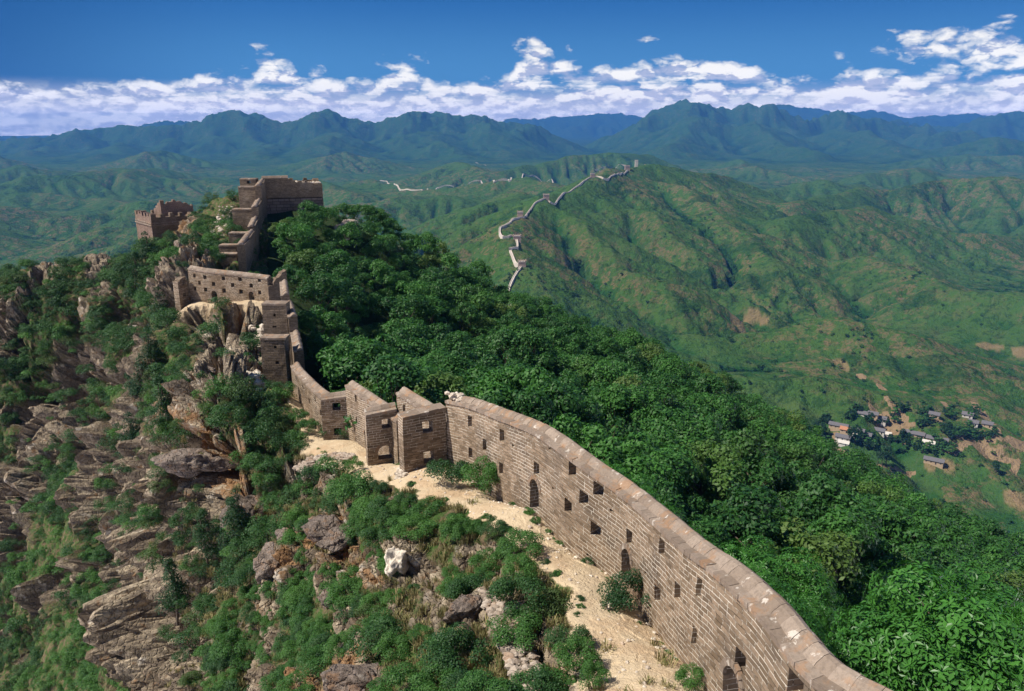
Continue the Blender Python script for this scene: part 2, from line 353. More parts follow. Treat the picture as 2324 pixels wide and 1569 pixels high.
# what covers the ground, painted by hand in 40 px cells and carried onto the hill
MAP = """ggrrgrgmggogggsssssssssssssssssssssssss
ggrggrggmgrosssssgggggggggggggggggggggg
gmgggmgmgrrppppppgggggggggggggggggggggg
mgggmgmmgrrrgorppgggggggggggggggggggggg
rgggmgmmgggmmrrgggggggggggggggggggggggg
mggmmggmrggmrrgsggggggggggggggggggggggg
mgmrrrgrmggrrrrgsgggggggggggggggggggggg
ggmrrrmrmgmrrrrssgggggggggggggggggggggg
grmgmggmggrmggggggggggggggggggggggggggg
mrrmggmrgoogggggpgggggggggggggggggggggg
grrrrrgrgmoogggggpggggggggggggggggggggg
grmgrrgmmooooogggggssssssssssssssssssss
mrmggmmrmoooooggrrssppppppsssssssssssss
rrmggrmmrgroooogrrrsgspppppssssssssssss
rrggrrgmrrmmoorggggggmrgsggmsssssssssss
rrgggmgmggmmmggrggooggggggggsssssssssss
rmgbggmgrmmrmggggooogggggsggggsssssssss
mgbbggmrrmmrmggoomoogmrrggmrrggggssssss
gbbrrgrrmrrmgggoommooogrmgrgrrgggggssss
gbmrbbrrrrrrmggrggmgggmsmgggmmgggggssss
ggmgggmrrrmmggrrgggmmgmsmmgrrgrrggggsss
rgggbbbbrrmggmrggggroggmmgrrgrrrssggsss
gggbbbbbrrrmgggrgggrrgggggmsgrrrsgggsss
gmgbbbbbrrrmgmrggggooggggggsgmrrrsgggss
ggbbbbbbrrmmgmrrgooooggggmggsggmrrogggs""".split('\n')
MC = np.array([[c for c in r.ljust(39, 's')[:39]] for r in MAP])
def cover(X, Y, Z, kinds, warp=True):
    """soft membership of the painted kinds at world points"""
    x, y = pix(X, Y, Z)
    if warp:
        p = np.column_stack([X, Y, Z]); w = np.clip(Y, 8, 120)/38.0
        x = x+vnoise(p/(1.7*w[:, None]**0+1), 301)*18+vnoise(p*1.3, 303)*7; y = y+vnoise(p/2.7, 302)*18+vnoise(p*1.3, 304)*7
    W = np.isin(MC, list(kinds)).astype(float)
    u = np.clip((x-20)/40, 0, 37.999); v = np.clip((y-580)/40, 0, 23.999)
    i = u.astype(int); j = v.astype(int); f = u-i; g = v-j
    m = (W[j, i]*(1-f)+W[j, i+1]*f)*(1-g)+(W[j+1, i]*(1-f)+W[j+1, i+1]*f)*g
    return m
# the parapet line (inner foot) in plan, and the trodden path beside it
def sm_poly(pts, n=12):
    """Catmull-Rom through points"""
    P_ = np.array(pts, float); P_ = np.vstack([2*P_[0]-P_[1], P_, 2*P_[-1]-P_[-2]]); out = []
    for k in range(1, len(P_)-2):
        for t in np.linspace(0, 1, n, endpoint=False):
            a, b, c, d = P_[k-1:k+3]
            out.append(0.5*(2*b+(c-a)*t+(2*a-5*b+4*c-d)*t*t+(3*b-a-3*c+d)*t**3))
    out.append(P_[-2]); return np.array(out)
def atz(x, y, z):
    """point at height z seen at pixel"""
    u = (x-CX)/F; v = (CY-y)/F; s = z/(-ST+v*CT); return np.array([u*s, (CT+v*ST)*s, z])
FOOT = [(1015,1049,-15.2),(1065,1068,-14.7),(1130,1107,-14.1),(1215,1160,-13.55),(1300,1236,-13.55),(1400,1318,-13.9),(1470,1402,-13.4),(1540,1492,-12.9),(1600,1569,-12.2),(1690,1690,-11.9),(1813,1881,-11.9)]
L0 = sm_poly([atz(*p) for p in FOOT]+[np.array(q) for q in ((6.1,9.4,-11.7),(7.4,6.6,-11.5),(9.2,3.6,-11.4))], 14)
WALLMASK = [L0[:, :2], np.array([at(895,1050,36.4)[:2], at(1000,1045,34.4)[:2]])]
PATHC = sm_poly([atz(1500,1640,-12.2), atz(1440,1540,-12.6), atz(1400,1400,-13.5), atz(1290,1290,-14), atz(1180,1200,-14), atz(1080,1140,-14.5), atz(960,1090,-15.3), at(860,1060,35.5), at(800,1020,40.5), at(765,1010,43), at(720,1000,44.5), at(695,950,47.5), at(665,900,51.5), at(655,860,56)], 8)
PATHW = np.interp(np.linspace(0, 1, len(PATHC)), [0, .2, .4, .55, .62, .75, .8, .86, 1], [1.55, 1.3, 1.0, 1.1, 1.5, 1.3, .6, .35, .3])
PATH2 = sm_poly([at(420,690,75), at(480,690,75.5), at(560,698,73.5), at(620,700,72)], 6)
def path_mask(X, Y):
    P_ = np.column_stack([X, Y]); best = np.zeros(len(X))
    near = (X > -40) & (X < 12) & (Y < 85)
    q = P_[near]; b = np.zeros(len(q)); n = vnoise(q*0.9, 71)*0.4+vnoise(q*3, 72)*0.12
    for L_, W_ in ((PATHC, PATHW), (PATH2, np.full(len(PATH2), 1.3))):
        for k in range(len(L_)-1):
            d, t = seg_dist(q, L_[k], L_[k+1]); w = W_[k]*(1-t)+W_[k+1]*t
            b = np.maximum(b, 1-sst(d+n*np.minimum(w, 1), w*0.8, w*1.15+0.15))
    best[near] = b; return best
# ------------------------------------------------------------------ meshes
def link(name, me, mat=None, parent=None, loc=None):
    o = bpy.data.objects.new(name, me)
    if mat is not None: me.materials.append(mat)
    COL.objects.link(o)
    if parent is not None: o.parent = parent
    if loc is not None: o.location = loc
    return o
def mesh_np(name, V, Fq, smooth=False):
    """V (N,3), Fq (M,4) or (M,3) arrays"""
    me = bpy.data.meshes.new(name); V = np.asarray(V, np.float32); Fq = np.asarray(Fq, np.int32); k = Fq.shape[1]
    me.vertices.add(len(V)); me.vertices.foreach_set('co', V.ravel())
    me.loops.add(Fq.size); me.loops.foreach_set('vertex_index', Fq.ravel())
    me.polygons.add(len(Fq)); me.polygons.foreach_set('loop_start', np.arange(len(Fq), dtype=np.int32)*k)
    me.polygons.foreach_set('use_smooth', np.full(len(Fq), smooth))
    me.update(calc_edges=True); return me
def set_attr(me, name, vals, dom='POINT', typ='FLOAT'):
    a = me.attributes.new(name, typ, dom)
    a.data.foreach_set('value' if typ == 'FLOAT' else 'vector', np.asarray(vals, np.float32).ravel())
def grid_faces(nr, nc):
    i = np.arange(nr-1)[:, None]*nc+np.arange(nc-1)[None]
    return np.stack([i, i+1, i+nc+1, i+nc], -1).reshape(-1, 4)
def grid_normals(V, nr, nc):
    G = V.reshape(nr, nc, 3); a = np.gradient(G, axis=1); b = np.gradient(G, axis=0)
    n = np.cross(a, b); n /= np.linalg.norm(n, axis=2, keepdims=True)+1e-12
    return (n*np.sign(n[..., 2:3]+1e-9)).reshape(-1, 3)
def tag(o, label=None, cat=None, group=None, kind=None):
    if label: o['label'] = label
    if cat: o['category'] = cat
    if group: o['group'] = group
    if kind: o['kind'] = kind
    return o
# far terrain: polar sheet
NR, NC = 900, 1250
az = np.radians(np.linspace(-47, 47, NC)); rr = 252*np.exp(np.linspace(0, math.log(27000/252.), NR))
X = (rr[:, None]*np.sin(az)[None]).ravel(); Y = (rr[:, None]*np.cos(az)[None]).ravel()
Z = H_far(X, Y); P_ = np.column_stack([X, Y])
k = sst(Y, 5700, 7100); Rr = np.hypot(X, Y)
Z += fbm(P_/42, 4, 51, .55)*3.4*sst(Rr, 255, 500)*(1-k) + ((fbm(P_/210, 4, 54, 0.6, True)-.15)*46*sst(Z, -200, 60)+fbm(P_/300, 3, 55, 0.5, True)*12)*k
Vf = np.column_stack([X, Y, Z]); nf = grid_normals(Vf, NR, NC)
me_far = mesh_np('hills', Vf, grid_faces(NR, NC)[:, ::-1], True)
set_attr(me_far, 'flow', GM.sample(X, Y, flowm)*(1-k)+GF.sample(X, Y, flowf)*k)
def hitfar(x, y, y0=450, y1=9000):
    Ys = y0*np.exp(np.linspace(0, math.log(y1/y0), 1400)); q = np.array([at(x, y, Y_) for Y_ in Ys])
    g = H_far(q[:, 0], q[:, 1]); k_ = np.nonzero(q[:, 2] <= g)[0]
    return np.array([q[k_[0], 0], q[k_[0], 1], g[k_[0]]]) if len(k_) else None
def blob(pts):
    """soft patches on the far ground: (x, y, width px, height px)"""
    m = np.zeros(len(X)); nz_ = fbm(P_/25, 3, 88)
    for (x, y, w_, h_) in pts:
        p = hitfar(x, y); 
        if p is None: continue
        a = hitfar(x, y+h_/2); c = hitfar(x, y-h_/2); ry = abs(a[1]-c[1])/2+6 if a is not None and c is not None else 25
        rx = w_/2*p[1]/F; d = np.hypot((X-p[0])/rx, (Y-p[1])/min(ry, 4*rx))
        m = np.maximum(m, 1-sst(d+nz_*.35, .85, 1.05))
    return m
def roads(lines, w_=2.2):
    m = np.zeros(len(X)); sel_ = (Y > 450) & (Y < 1500) & (X > 150)
    q_ = P_[sel_]; b_ = np.zeros(len(q_))
    for l_ in lines:
        h_ = [hitfar(*p) for p in l_]; h_ = [p for p in h_ if p is not None]
        for a, c in zip(h_[:-1], h_[1:]): b_ = np.maximum(b_, 1-sst(seg_dist(q_, a, c)[0], w_, w_+1.6))
    m[sel_] = b_; return m
FIELDS = [(1672,722,40,20),(1705,724,45,16),(1735,728,26,9),(2238,787,52,11),(2262,790,30,8),(2318,800,36,24),(1910,831,36,16),(2150,1059,40,8),(2110,1060,25,7),(2310,1140,60,30)]
DIRT = [(2010,952,30,14),(2035,948,22,20),(2045,965,45,14),(2005,985,40,10),(1990,942,20,9),(2125,950,24,10),(2230,940,30,26),(2250,960,24,18),(2310,1010,60,18),(2240,1030,90,8),(2160,1020,60,8),(1900,995,22,16),(2060,1000,26,8),(2000,880,18,10),(1955,855,24,10)]
CROP = [(2060,1070,110,26),(2130,1085,90,24),(2200,1075,80,20),(2000,1045,60,20),(2270,1120,90,40),(1960,1030,40,14),(2210,1080,50,16),(2150,1040,60,10)]
fld = blob(FIELDS); drt = blob(DIRT); crp = blob(CROP)
rd = roads([[(1975,925),(2010,960),(2035,985)],[(2010,905),(2040,935),(2055,950)],[(2035,960),(2070,965)],[(2165,985),(2195,1000),(2225,1012),(2260,1045),(2310,1048)],[(2165,1018),(2225,1010),(2330,1008)],[(2140,915),(2155,925)],[(1890,1022),(1935,1038),(1985,1058),(2020,1068),(2070,1078)],[(2300,1048),(2305,1060),(2298,1075)],[(2295,1120),(2315,1145),(2330,1155)]])
for nm_, v_ in (('field', fld), ('dirt', np.maximum(drt*0.75, rd)), ('crop', crp)): set_attr(me_far, nm_, v_)
set_attr(me_far, 'dist', np.clip(Rr/10000, 0, 3))
# near terrain: polar sheet with rock relief
NR2, NC2 = 1150, 1050
az = np.radians(np.linspace(-52, 52, NC2)); rr = 7*np.exp(np.linspace(0, math.log(255/7.), NR2))
X = (rr[:, None]*np.sin(az)[None]).ravel(); Y = (rr[:, None]*np.cos(az)[None]).ravel()
Z = H_near(X, Y); R_ = np.hypot(X, Y)
V0 = np.column_stack([X, Y, Z]); n0 = grid_normals(V0, NR2, NC2); slope = 1-n0[:, 2]
pm = path_mask(X, Y)
left = np.zeros(len(X), bool)
px_, py_ = pix(X, Y, Z)
# left of the parapet?
wl = np.vstack([L0[::-1, :], np.array([at(895,1050,37.4), at(790,1000,45.6), at(733,1000,45.6), at(690,900,51), at(668,840,57), at(660,760,64), at(655,690,72), at(600,640,84), at(605,560,100), at(600,474,114), at(740,474,119)])])[:, :2]
def left_of_wall(X, Y):
    xi = np.interp(Y, wl[:, 1], wl[:, 0]); return X < xi+0.3
left = left_of_wall(X, Y)
rock = (cover(X, Y, Z, 'ro')+0.55*cover(X, Y, Z, 'm')+0.18*cover(X, Y, Z, 's')+0.12*cover(X, Y, Z, 'g'))*left
rock = np.clip(rock+0.22*sst(slope, 0.5, 0.8)*left, 0, 1)*(1-pm)
rock = np.maximum(rock, 0.45*(1-left)*sst(slope, .5, .8))
orange = cover(X, Y, Z, 'o')*left
sel = (rock > 0.03) & left & (R_ < 170)
disp = np.zeros(len(X)); crev = np.zeros(len(X)); cell_id = np.full(len(X), .5)
q = V0[sel]
# strata: tilted slabs
a = math.radians(76); ca, sa = math.cos(a), math.sin(a)
S = np.column_stack([q[:, 0]*ca-q[:, 2]*sa, q[:, 1], q[:, 0]*sa+q[:, 2]*ca])
S = S+np.column_stack([vnoise(q/5, 91), vnoise(q/5, 92), vnoise(q/5, 93)])*1.3
dsum = np.zeros(len(q)); cr = np.zeros(len(q)); far_k = np.clip(R_[sel]/45, 0.6, 2.2)
for (sz, amp, sd_) in (((7.5, 4.5, 2.8), 0.85, 1), ((3.0, 1.9, 1.0), 0.60, 5), ((1.15, 0.75, 0.38), 0.25, 9), ((0.42, 0.3, 0.17), 0.085, 13)):
    if sz[0] < 1.2: m2 = R_[sel] < (90 if sz[0] > .5 else 45)
    else: m2 = np.ones(len(q), bool)
    s_ = S[m2]/np.array(sz); s_ = s_+np.column_stack([vnoise(s_*1.7, 95+sd_), vnoise(s_*1.7, 96+sd_), vnoise(s_*1.7, 97+sd_)])*0.07
    F1, F2, r3, vec = worley(s_, sd_)
    e = F2-F1; til = (r3-0.5)*2.4
    d_ = (r3[:, 0]-0.35)*1.7+np.einsum('ij,ij->i', til, vec)*0.9 - 1.15*(1-sst(e, 0.0, 0.17))
    dsum[m2] += amp*d_; cr[m2] += (1-sst(e, 0, .1))*0.5
    if sd_ == 5: cid = r3[:, 1]
    if sd_ == 9: cell_id[np.nonzero(sel)[0][m2]] = r3[:, 2]
dsum += fbm(q/9, 3, 61)*1.6
for (x_, y_, r_) in ((560,715,5),(520,760,5),(560,800,4)):
    p_ = hit(x_, y_); dsum *= 1-.6*np.exp(-((q[:, :2]-p_[:2])**2).sum(1)/(2*r_*r_))
mk_ = sst(R_[sel], 36, 50); s_ = S/np.array([15.0, 8.0, 5.5]); F1, F2, r3, vec = worley(s_, 33)
dsum += mk_*(2.6*(r3[:, 0]-.4)-3.4*(1-sst(F2-F1, 0, .22)))
for (x_, y_, r_, dep) in ((500,1215,2.6,4.0),(455,1160,2.2,3.5),(560,1290,1.6,2.5),(385,1010,1.8,2.5),(180,960,3.5,4.5),(140,880,3.2,4),(240,1080,3.2,4),(110,1040,3,4),(60,860,3,4),(300,840,2.5,3.5),(215,760,3,3.5),(400,1440,1.6,2.5),(460,1540,1.4,2.2)):
    p_ = hit(x_, y_)
    if p_ is not None: dsum -= dep*np.exp(-((q-np.array([p_[0], p_[1], p_[2]]))**2).sum(1)/(2*r_*r_))
disp[sel] = dsum*np.clip(rock[sel]*1.5, 0, 1)*(1+.35*sst(R_[sel], 30, 60))*np.clip((R_[sel]-4)/42, .3, 1)*(1-0.55*sst(Y[sel], 92, 104))
# keep rock out of the path and away from wall feet
wd = np.full(len(X), 9.0); nearw = (R_ < 60) & left
for L_ in [wl]:
    for k in range(len(L_)-1):
        d, t = seg_dist(np.column_stack([X[nearw], Y[nearw]]), L_[k], L_[k+1]); wd[nearw] = np.minimum(wd[nearw], d)
disp = np.where(disp > 0, disp*sst(wd, 0.3, 2.0), disp*sst(wd, 0.2, 1.6))*(1-0.9*pm)
soil = (fbm(V0/2.2, 4, 66)*0.28*np.clip(R_/30, .3, 1.5)+fbm(V0/0.5, 2, 68)*0.05*(R_ < 60))*(1-.7*pm)*sst(wd, 0, 1.5)
soil += pm*(fbm(V0/1.1, 3, 69)*0.06+np.floor(2.2*np.clip(vnoise(V0*1.1, 70)+.5, 0, 1))*0.03)
V1 = V0+n0*disp[:, None]; V1[:, 2] += soil
me_near = mesh_np('hillside', V1, grid_faces(NR2, NC2)[:, ::-1], False)
n1 = grid_normals(V1, NR2, NC2)
for nm, v in (('rock', rock), ('path', pm), ('orange', orange), ('cellr', cell_id), ('wood', (~left)*1.0)): set_attr(me_near, nm, v)
# real surface for placing things
ZN = V1[:, 2].reshape(NR2, NC2); rr_near = rr; az_near = az
def surf(x, y):
    x = np.atleast_1d(x).astype(float); y = np.atleast_1d(y).astype(float)
    R_ = np.hypot(x, y); A_ = np.arctan2(x, y)
    j = np.clip(np.log(np.maximum(R_, 7.01)/7)/math.log(255/7.)*(NR2-1), 0, NR2-2).astype(int)
    i = np.clip((A_-az_near[0])/(az_near[-1]-az_near[0])*(NC2-1), 0, NC2-2).astype(int)
    return np.minimum(ZN[j, i], ZN[j+1, i+1])
def pbsdf(t, col, rough=0.9, normal=None, spec=0.2):
    b = t.n('ShaderNodeBsdfPrincipled', {'Roughness': rough, 'Specular IOR Level': spec})
    if isinstance(col, bpy.types.NodeSocket): t.t.links.new(col, b.inputs['Base Color'])
    else: b.inputs['Base Color'].default_value = (*col, 1)
    if normal is not None: t.t.links.new(normal, b.inputs['Normal'])
    t.n('ShaderNodeOutputMaterial', {0: b}); return b
def material(name):
    m = bpy.data.materials.new(name); m.use_nodes = True; return m, NT(m.node_tree)
M = {}
mat, t = material('hill_grass'); M['hills'] = mat
pos = t.n('ShaderNodeNewGeometry').outputs['Position']; nrm = t.n('ShaderNodeNewGeometry').outputs['Normal']
flow = t.attr('flow'); dist = t.attr('dist')
n1_ = t.noise(pos, 0.006, 6, 0.6); n2_ = t.noise(pos, 0.03, 5, 0.65); n3_ = t.noise(pos, 0.16, 3, 0.6)
col = t.mix(t.sstep(n1_, 0.35, 0.65), (0.021, 0.072, 0.017), (0.042, 0.104, 0.022))
col = t.mix(t.sstep(n2_, 0.42, 0.72), col, (0.066, 0.093, 0.033))
col = t.mix(t.math('MULTIPLY', t.sstep(flow, 0.75, 0.25), 0.5), col, (0.068, 0.128, 0.030))
n4_ = t.noise(pos, 0.09, 5, 0.75)
col = t.mix(t.math('MULTIPLY', t.sstep(n4_, 0.50, 0.60), 0.62), col, (0.014, 0.044, 0.014))
nz = t.n('ShaderNodeSeparateXYZ', {0: nrm}).outputs[2]
# trees in gullies and in patches
gul = t.math('ADD', t.math('MULTIPLY', flow, 0.42), t.math('MULTIPLY', n2_, 1.3))
trees = t.sstep(gul, 1.16, 1.42)
patch = t.math('MULTIPLY', t.sstep(n1_, 0.52, 0.62), t.sstep(t.noise(pos, 0.012, 5, 0.6), 0.48, 0.6))
trees = t.math('MAXIMUM', trees, t.math('MULTIPLY', patch, 0.75))
spk = t.sstep(n3_, 0.38, 0.6)
col = t.mix(t.math('MULTIPLY', trees, t.math('ADD', 0.55, t.math('MULTIPLY', spk, 0.45))), col, (0.011, 0.040, 0.013))
# bare ground and outcrops on ridges and steep faces
rid = t.math('SUBTRACT', t.noise(pos, 0.05, 7, 0.72), t.math('MULTIPLY', flow, 0.10))
bare = t.sstep(rid, 0.475, 0.55); steep = t.sstep(nz, 0.86, 0.72)
region = t.sstep(t.noise(pos, 0.0028, 3, 0.5), 0.42, 0.6)
bare = t.math('MULTIPLY', bare, t.math('ADD', t.math('MULTIPLY', region, 1.0), t.math('MULTIPLY', steep, 0.45)), clamp=True)
bare = t.math('MULTIPLY', t.math('MULTIPLY', bare, t.math('SUBTRACT', 1, trees)), t.math('ADD', 0.25, t.math('MULTIPLY', t.sstep(t.noise(pos, 0.22, 4, 0.75), 0.42, 0.6), 0.75)))
col = t.mix(bare, col, t.mix(n3_, (0.20, 0.138, 0.072), (0.115, 0.092, 0.05)))
fa = t.attr('field'); da = t.attr('dirt'); ca_ = t.attr('crop')
col = t.mix(t.math('MULTIPLY', ca_, 0.7), col, t.mix(n2_, (0.035, 0.095, 0.025), (0.06, 0.12, 0.035)))
dm = t.sstep(t.math('ADD', da, t.math('MULTIPLY', t.math('SUBTRACT', n3_, 0.5), 0.9)), 0.42, 0.6)
col = t.mix(dm, col, t.mix(n3_, (0.30, 0.21, 0.12), (0.20, 0.14, 0.08)))
col = t.mix(t.math('MULTIPLY', fa, 0.8), col, t.mix(t.noise(t.vm('MULTIPLY', pos, (0.02, 0.25, 0.0)), 1.0, 2), (0.19, 0.135, 0.07), (0.27, 0.19, 0.10)))
bump = t.n('ShaderNodeBump', {'Strength': 0.9, 'Distance': 9.0, 'Height': t.math('ADD', t.math('ADD', t.math('MULTIPLY', n3_, 0.5), n4_), t.math('MULTIPLY', trees, 0.8))})
pbsdf(t, col, 1.0, bump.outputs[0], 0.0)
mat, t = material('hillside_rock_and_soil'); M['near'] = mat
pos = t.n('ShaderNodeNewGeometry').outputs['Position']
ra = t.attr('rock'); pa = t.attr('path'); oa = t.attr('orange'); ci = t.attr('cellr'); wo = t.attr('wood')
n1_ = t.noise(pos, 0.35, 6, 0.62); n2_ = t.noise(pos, 2.2, 6, 0.7); n3_ = t.noise(pos, 9, 4, 0.7)
rk = t.mix(ci, (0.13, 0.098, 0.066), (0.45, 0.365, 0.255))
rk = t.mix(t.sstep(n2_, 0.35, 0.7), rk, (0.095, 0.075, 0.058))
lich = t.math('ADD', t.math('MULTIPLY', oa, 0.19), t.noise(pos, 1.1, 5, 0.7))
rk = t.mix(t.sstep(lich, 0.56, 0.72), rk, t.mix(n3_, (0.29, 0.155, 0.065), (0.22, 0.14, 0.08)))
pale = t.sstep(t.noise(pos, 0.8, 3, 0.5), 0.63, 0.70)
rk = t.mix(t.math('MULTIPLY', pale, 0.7), rk, (0.50, 0.44, 0.36))
so = t.mix(n1_, (0.17, 0.115, 0.07), (0.085, 0.075, 0.04))
gr = t.mix(n2_, (0.025, 0.065, 0.015), (0.06, 0.10, 0.025))
so = t.mix(t.sstep(n2_, 0.40, 0.58), so, gr)
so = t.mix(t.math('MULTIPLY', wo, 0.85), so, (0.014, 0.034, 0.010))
pc = t.mix(n2_, (0.44, 0.335, 0.21), (0.60, 0.48, 0.325))
pc = t.mix(t.sstep(t.noise(pos, 0.5, 4, 0.6), 0.45, 0.7), pc, (0.44, 0.31, 0.19))
rf = t.sstep(t.math('ADD', ra, t.math('MULTIPLY', t.math('SUBTRACT', n2_, 0.5), 0.9)), 0.28, 0.42)
col = t.mix(rf, so, rk); col = t.mix(t.sstep(t.math('ADD', pa, t.math('MULTIPLY', t.math('SUBTRACT', n2_, 0.5), 0.7)), 0.4, 0.6), col, pc)
hgt = t.math('ADD', t.math('MULTIPLY', n2_, 1.0), t.math('MULTIPLY', n3_, 0.35))
vor = t.n('ShaderNodeTexVoronoi', {'Vector': t.vm('ADD', pos, t.vm('SCALE', t.n('ShaderNodeTexNoise', {'Vector': pos, 'Scale': 2.0, 'Detail': 3.0}).outputs[1], scale=0.5)), 'Scale': 2.3}, feature='DISTANCE_TO_EDGE').outputs[0]
hgt = t.math('ADD', hgt, t.math('MULTIPLY', t.math('MULTIPLY', t.sstep(vor, 0, 0.12), 0.5), rf))
bump = t.n('ShaderNodeBump', {'Strength': 0.8, 'Distance': 0.22, 'Height': hgt})
pbsdf(t, col, 0.95, bump.outputs[0], 0.1)
me_far.materials.append(M['hills']); me_near.materials.append(M['near'])
tag(link('hills', me_far), kind='structure')
tag(link('hillside', me_near), kind='structure')
# ------------------------------------------------------------------ masonry materials
def brick_mat(name, c1, c2, mortar, w=0.40, h=0.132, mw=0.010, white=0.5, dark=0.35, lichen=0.25, bumpd=0.03):
    mat, t = material(name); uv = t.attr('buv', 1); pos = t.n('ShaderNodeNewGeometry').outputs['Position']
    wob = t.vm('SCALE', t.vm('SUBTRACT', t.n('ShaderNodeTexNoise', {'Vector': uv, 'Scale': 2.6, 'Detail': 2.0}).outputs[1], (0.5, 0.5, 0.5)), scale=0.055)
    v = t.vm('ADD', uv, wob)
    b = t.n('ShaderNodeTexBrick', {'Vector': v, 'Color1': (0, 0, 0, 1), 'Color2': (1, 1, 1, 1), 'Mortar': (.5, .5, .5, 1), 'Scale': 1.0, 'Mortar Size': mw, 'Mortar Smooth': 0.35, 'Bias': 0.0, 'Brick Width': w, 'Row Height': h}, offset=0.5, squash=0.8, squash_frequency=3)
    n1 = t.noise(pos, 0.7, 5, 0.65); n2 = t.noise(pos, 9, 5, 0.7); n3 = t.noise(uv, 3.3, 4, 0.7)
    col = t.mix(b.outputs[0], c1, c2)
    col = t.mix(t.math('MULTIPLY', t.sstep(n1, 0.45, 0.7), dark), col, (0.06, 0.052, 0.047))
    col = t.mix(t.math('MULTIPLY', t.sstep(n2, 0.45, 0.75), 0.5), col, tuple(x*0.5 for x in c1))
    col = t.mix(t.math('MULTIPLY', t.sstep(t.noise(pos, 1.6, 6, 0.7), 0.60, 0.70), lichen), col, (0.27, 0.13, 0.055))
    streak = t.noise(t.vm('MULTIPLY', uv, (1.0, 9.0, 1.0)), 1.3, 4, 0.7)
    mw_ = t.sstep(t.math('ADD', t.math('MULTIPLY', streak, 0.6), t.math('MULTIPLY', t.noise(pos, 0.55, 4, 0.6), 0.5)), 0.64-0.2*white, 0.78-0.2*white)
    mc = t.mix(mw_, tuple(x*0.35 for x in c1), mortar)
    col = t.mix(b.outputs[1], col, mc)
    hgt = t.math('ADD', t.math('MULTIPLY', b.outputs[1], -1.0), t.math('MULTIPLY', n2, 0.55))
    bump = t.n('ShaderNodeBump', {'Strength': 0.9, 'Distance': bumpd, 'Height': hgt})
    pbsdf(t, col, 0.95, bump.outputs[0], 0.1); return mat
M['brick'] = brick_mat('weathered_brick', (0.150, 0.106, 0.068), (0.285, 0.208, 0.142), (0.72, 0.65, 0.54), white=0.85, dark=0.5)
M['brick_grey'] = brick_mat('grey_brown_brick', (0.165, 0.122, 0.085), (0.25, 0.188, 0.132), (0.42, 0.35, 0.28), white=0.45, lichen=0.1, mw=0.014)
M['brick_far'] = brick_mat('pink_brown_brick', (0.23, 0.155, 0.12), (0.30, 0.21, 0.165), (0.38, 0.31, 0.25), white=0.3, lichen=0.0, mw=0.02)
M['block'] = brick_mat('dressed_stone_blocks', (0.15, 0.115, 0.10), (0.23, 0.18, 0.155), (0.10, 0.08, 0.07), w=0.95, h=0.42, mw=0.03, white=0.2, lichen=0.05, bumpd=0.06)
def stone_mat(name, c1, c2, lichen, pale):
    mat, t = material(name); pos = t.n('ShaderNodeNewGeometry').outputs['Position']; r = t.attr('rnd')
    n1 = t.noise(pos, 1.8, 5, 0.65); n2 = t.noise(pos, 11, 5, 0.7)
    col = t.mix(r, c1, c2); col = t.mix(t.math('MULTIPLY', t.sstep(n2, .4, .75), .5), col, tuple(x*0.5 for x in c1))
    col = t.mix(t.math('MULTIPLY', t.sstep(n1, 0.52, 0.64), lichen), col, (0.31, 0.16, 0.07))
    col = t.mix(t.math('MULTIPLY', t.sstep(t.noise(pos, 2.6, 5, 0.7), 0.60, 0.66), pale), col, (0.66, 0.60, 0.52))
    if name == 'boulder_rock':
        vor = t.n('ShaderNodeTexVoronoi', {'Vector': t.vm('ADD', pos, t.vm('SCALE', t.n('ShaderNodeTexNoise', {'Vector': pos, 'Scale': 2.0, 'Detail': 3.0}).outputs[1], scale=0.6)), 'Scale': 1.7}, feature='DISTANCE_TO_EDGE').outputs[0]
        h_ = t.math('ADD', t.math('ADD', n2, t.math('MULTIPLY', n1, 1.5)), t.math('MULTIPLY', t.sstep(vor, 0, .1), .7)); bump = t.n('ShaderNodeBump', {'Strength': 1.0, 'Distance': 0.15, 'Height': h_})
        col = t.mix(t.math('MULTIPLY', t.sstep(t.noise(t.vm('MULTIPLY', pos, (1.0, 1.0, 3.5)), 2.2, 6, .75), .45, .6), .6), col, (0.09, 0.07, 0.055))
    else: bump = t.n('ShaderNodeBump', {'Strength': 0.8, 'Distance': 0.03, 'Height': n2})
    pbsdf(t, col, 0.95, bump.outputs[0], 0.1); return mat
M['coping'] = stone_mat('coping_slabs', (0.19, 0.145, 0.11), (0.29, 0.23, 0.18), 0.45, 0.5)
M['rubble'] = stone_mat('pale_rubble', (0.42, 0.35, 0.28), (0.66, 0.58, 0.47), 0.35, 0.6)
M['rubble_grey'] = stone_mat('grey_rubble', (0.28, 0.22, 0.17), (0.44, 0.37, 0.30), 0.35, 0.4)
M['boulder'] = stone_mat('boulder_rock', (0.19, 0.15, 0.125), (0.31, 0.25, 0.205), 0.5, 0.3)
# ------------------------------------------------------------------ masonry builders
def resample(line, ds):
    line = np.asarray(line, float); d = np.r_[0, np.cumsum(np.hypot(*(line[1:, :2]-line[:-1, :2]).T))]
    n = max(2, int(d[-1]/ds)+1); s = np.linspace(0, d[-1], n)
    return s, np.column_stack([np.interp(s, d, line[:, k]) for k in range(3)]), d
class Line:
    def __init__(s, pts):
        s.p = np.asarray(pts, float); s.d = np.r_[0, np.cumsum(np.hypot(*(s.p[1:, :2]-s.p[:-1, :2]).T))]; s.L = s.d[-1]
    def at(s, q):
        q = np.atleast_1d(q); P_ = np.column_stack([np.interp(q, s.d, s.p[:, k]) for k in range(3)])
        e = 0.15; a = np.clip(q-e, 0, s.L); b = np.clip(q+e, 0, s.L)
        T = np.column_stack([np.interp(b, s.d, s.p[:, k])-np.interp(a, s.d, s.p[:, k]) for k in range(2)])
        T /= np.linalg.norm(T, axis=1, keepdims=True)+1e-9
        return P_, T, np.column_stack([-T[:, 1], T[:, 0]])
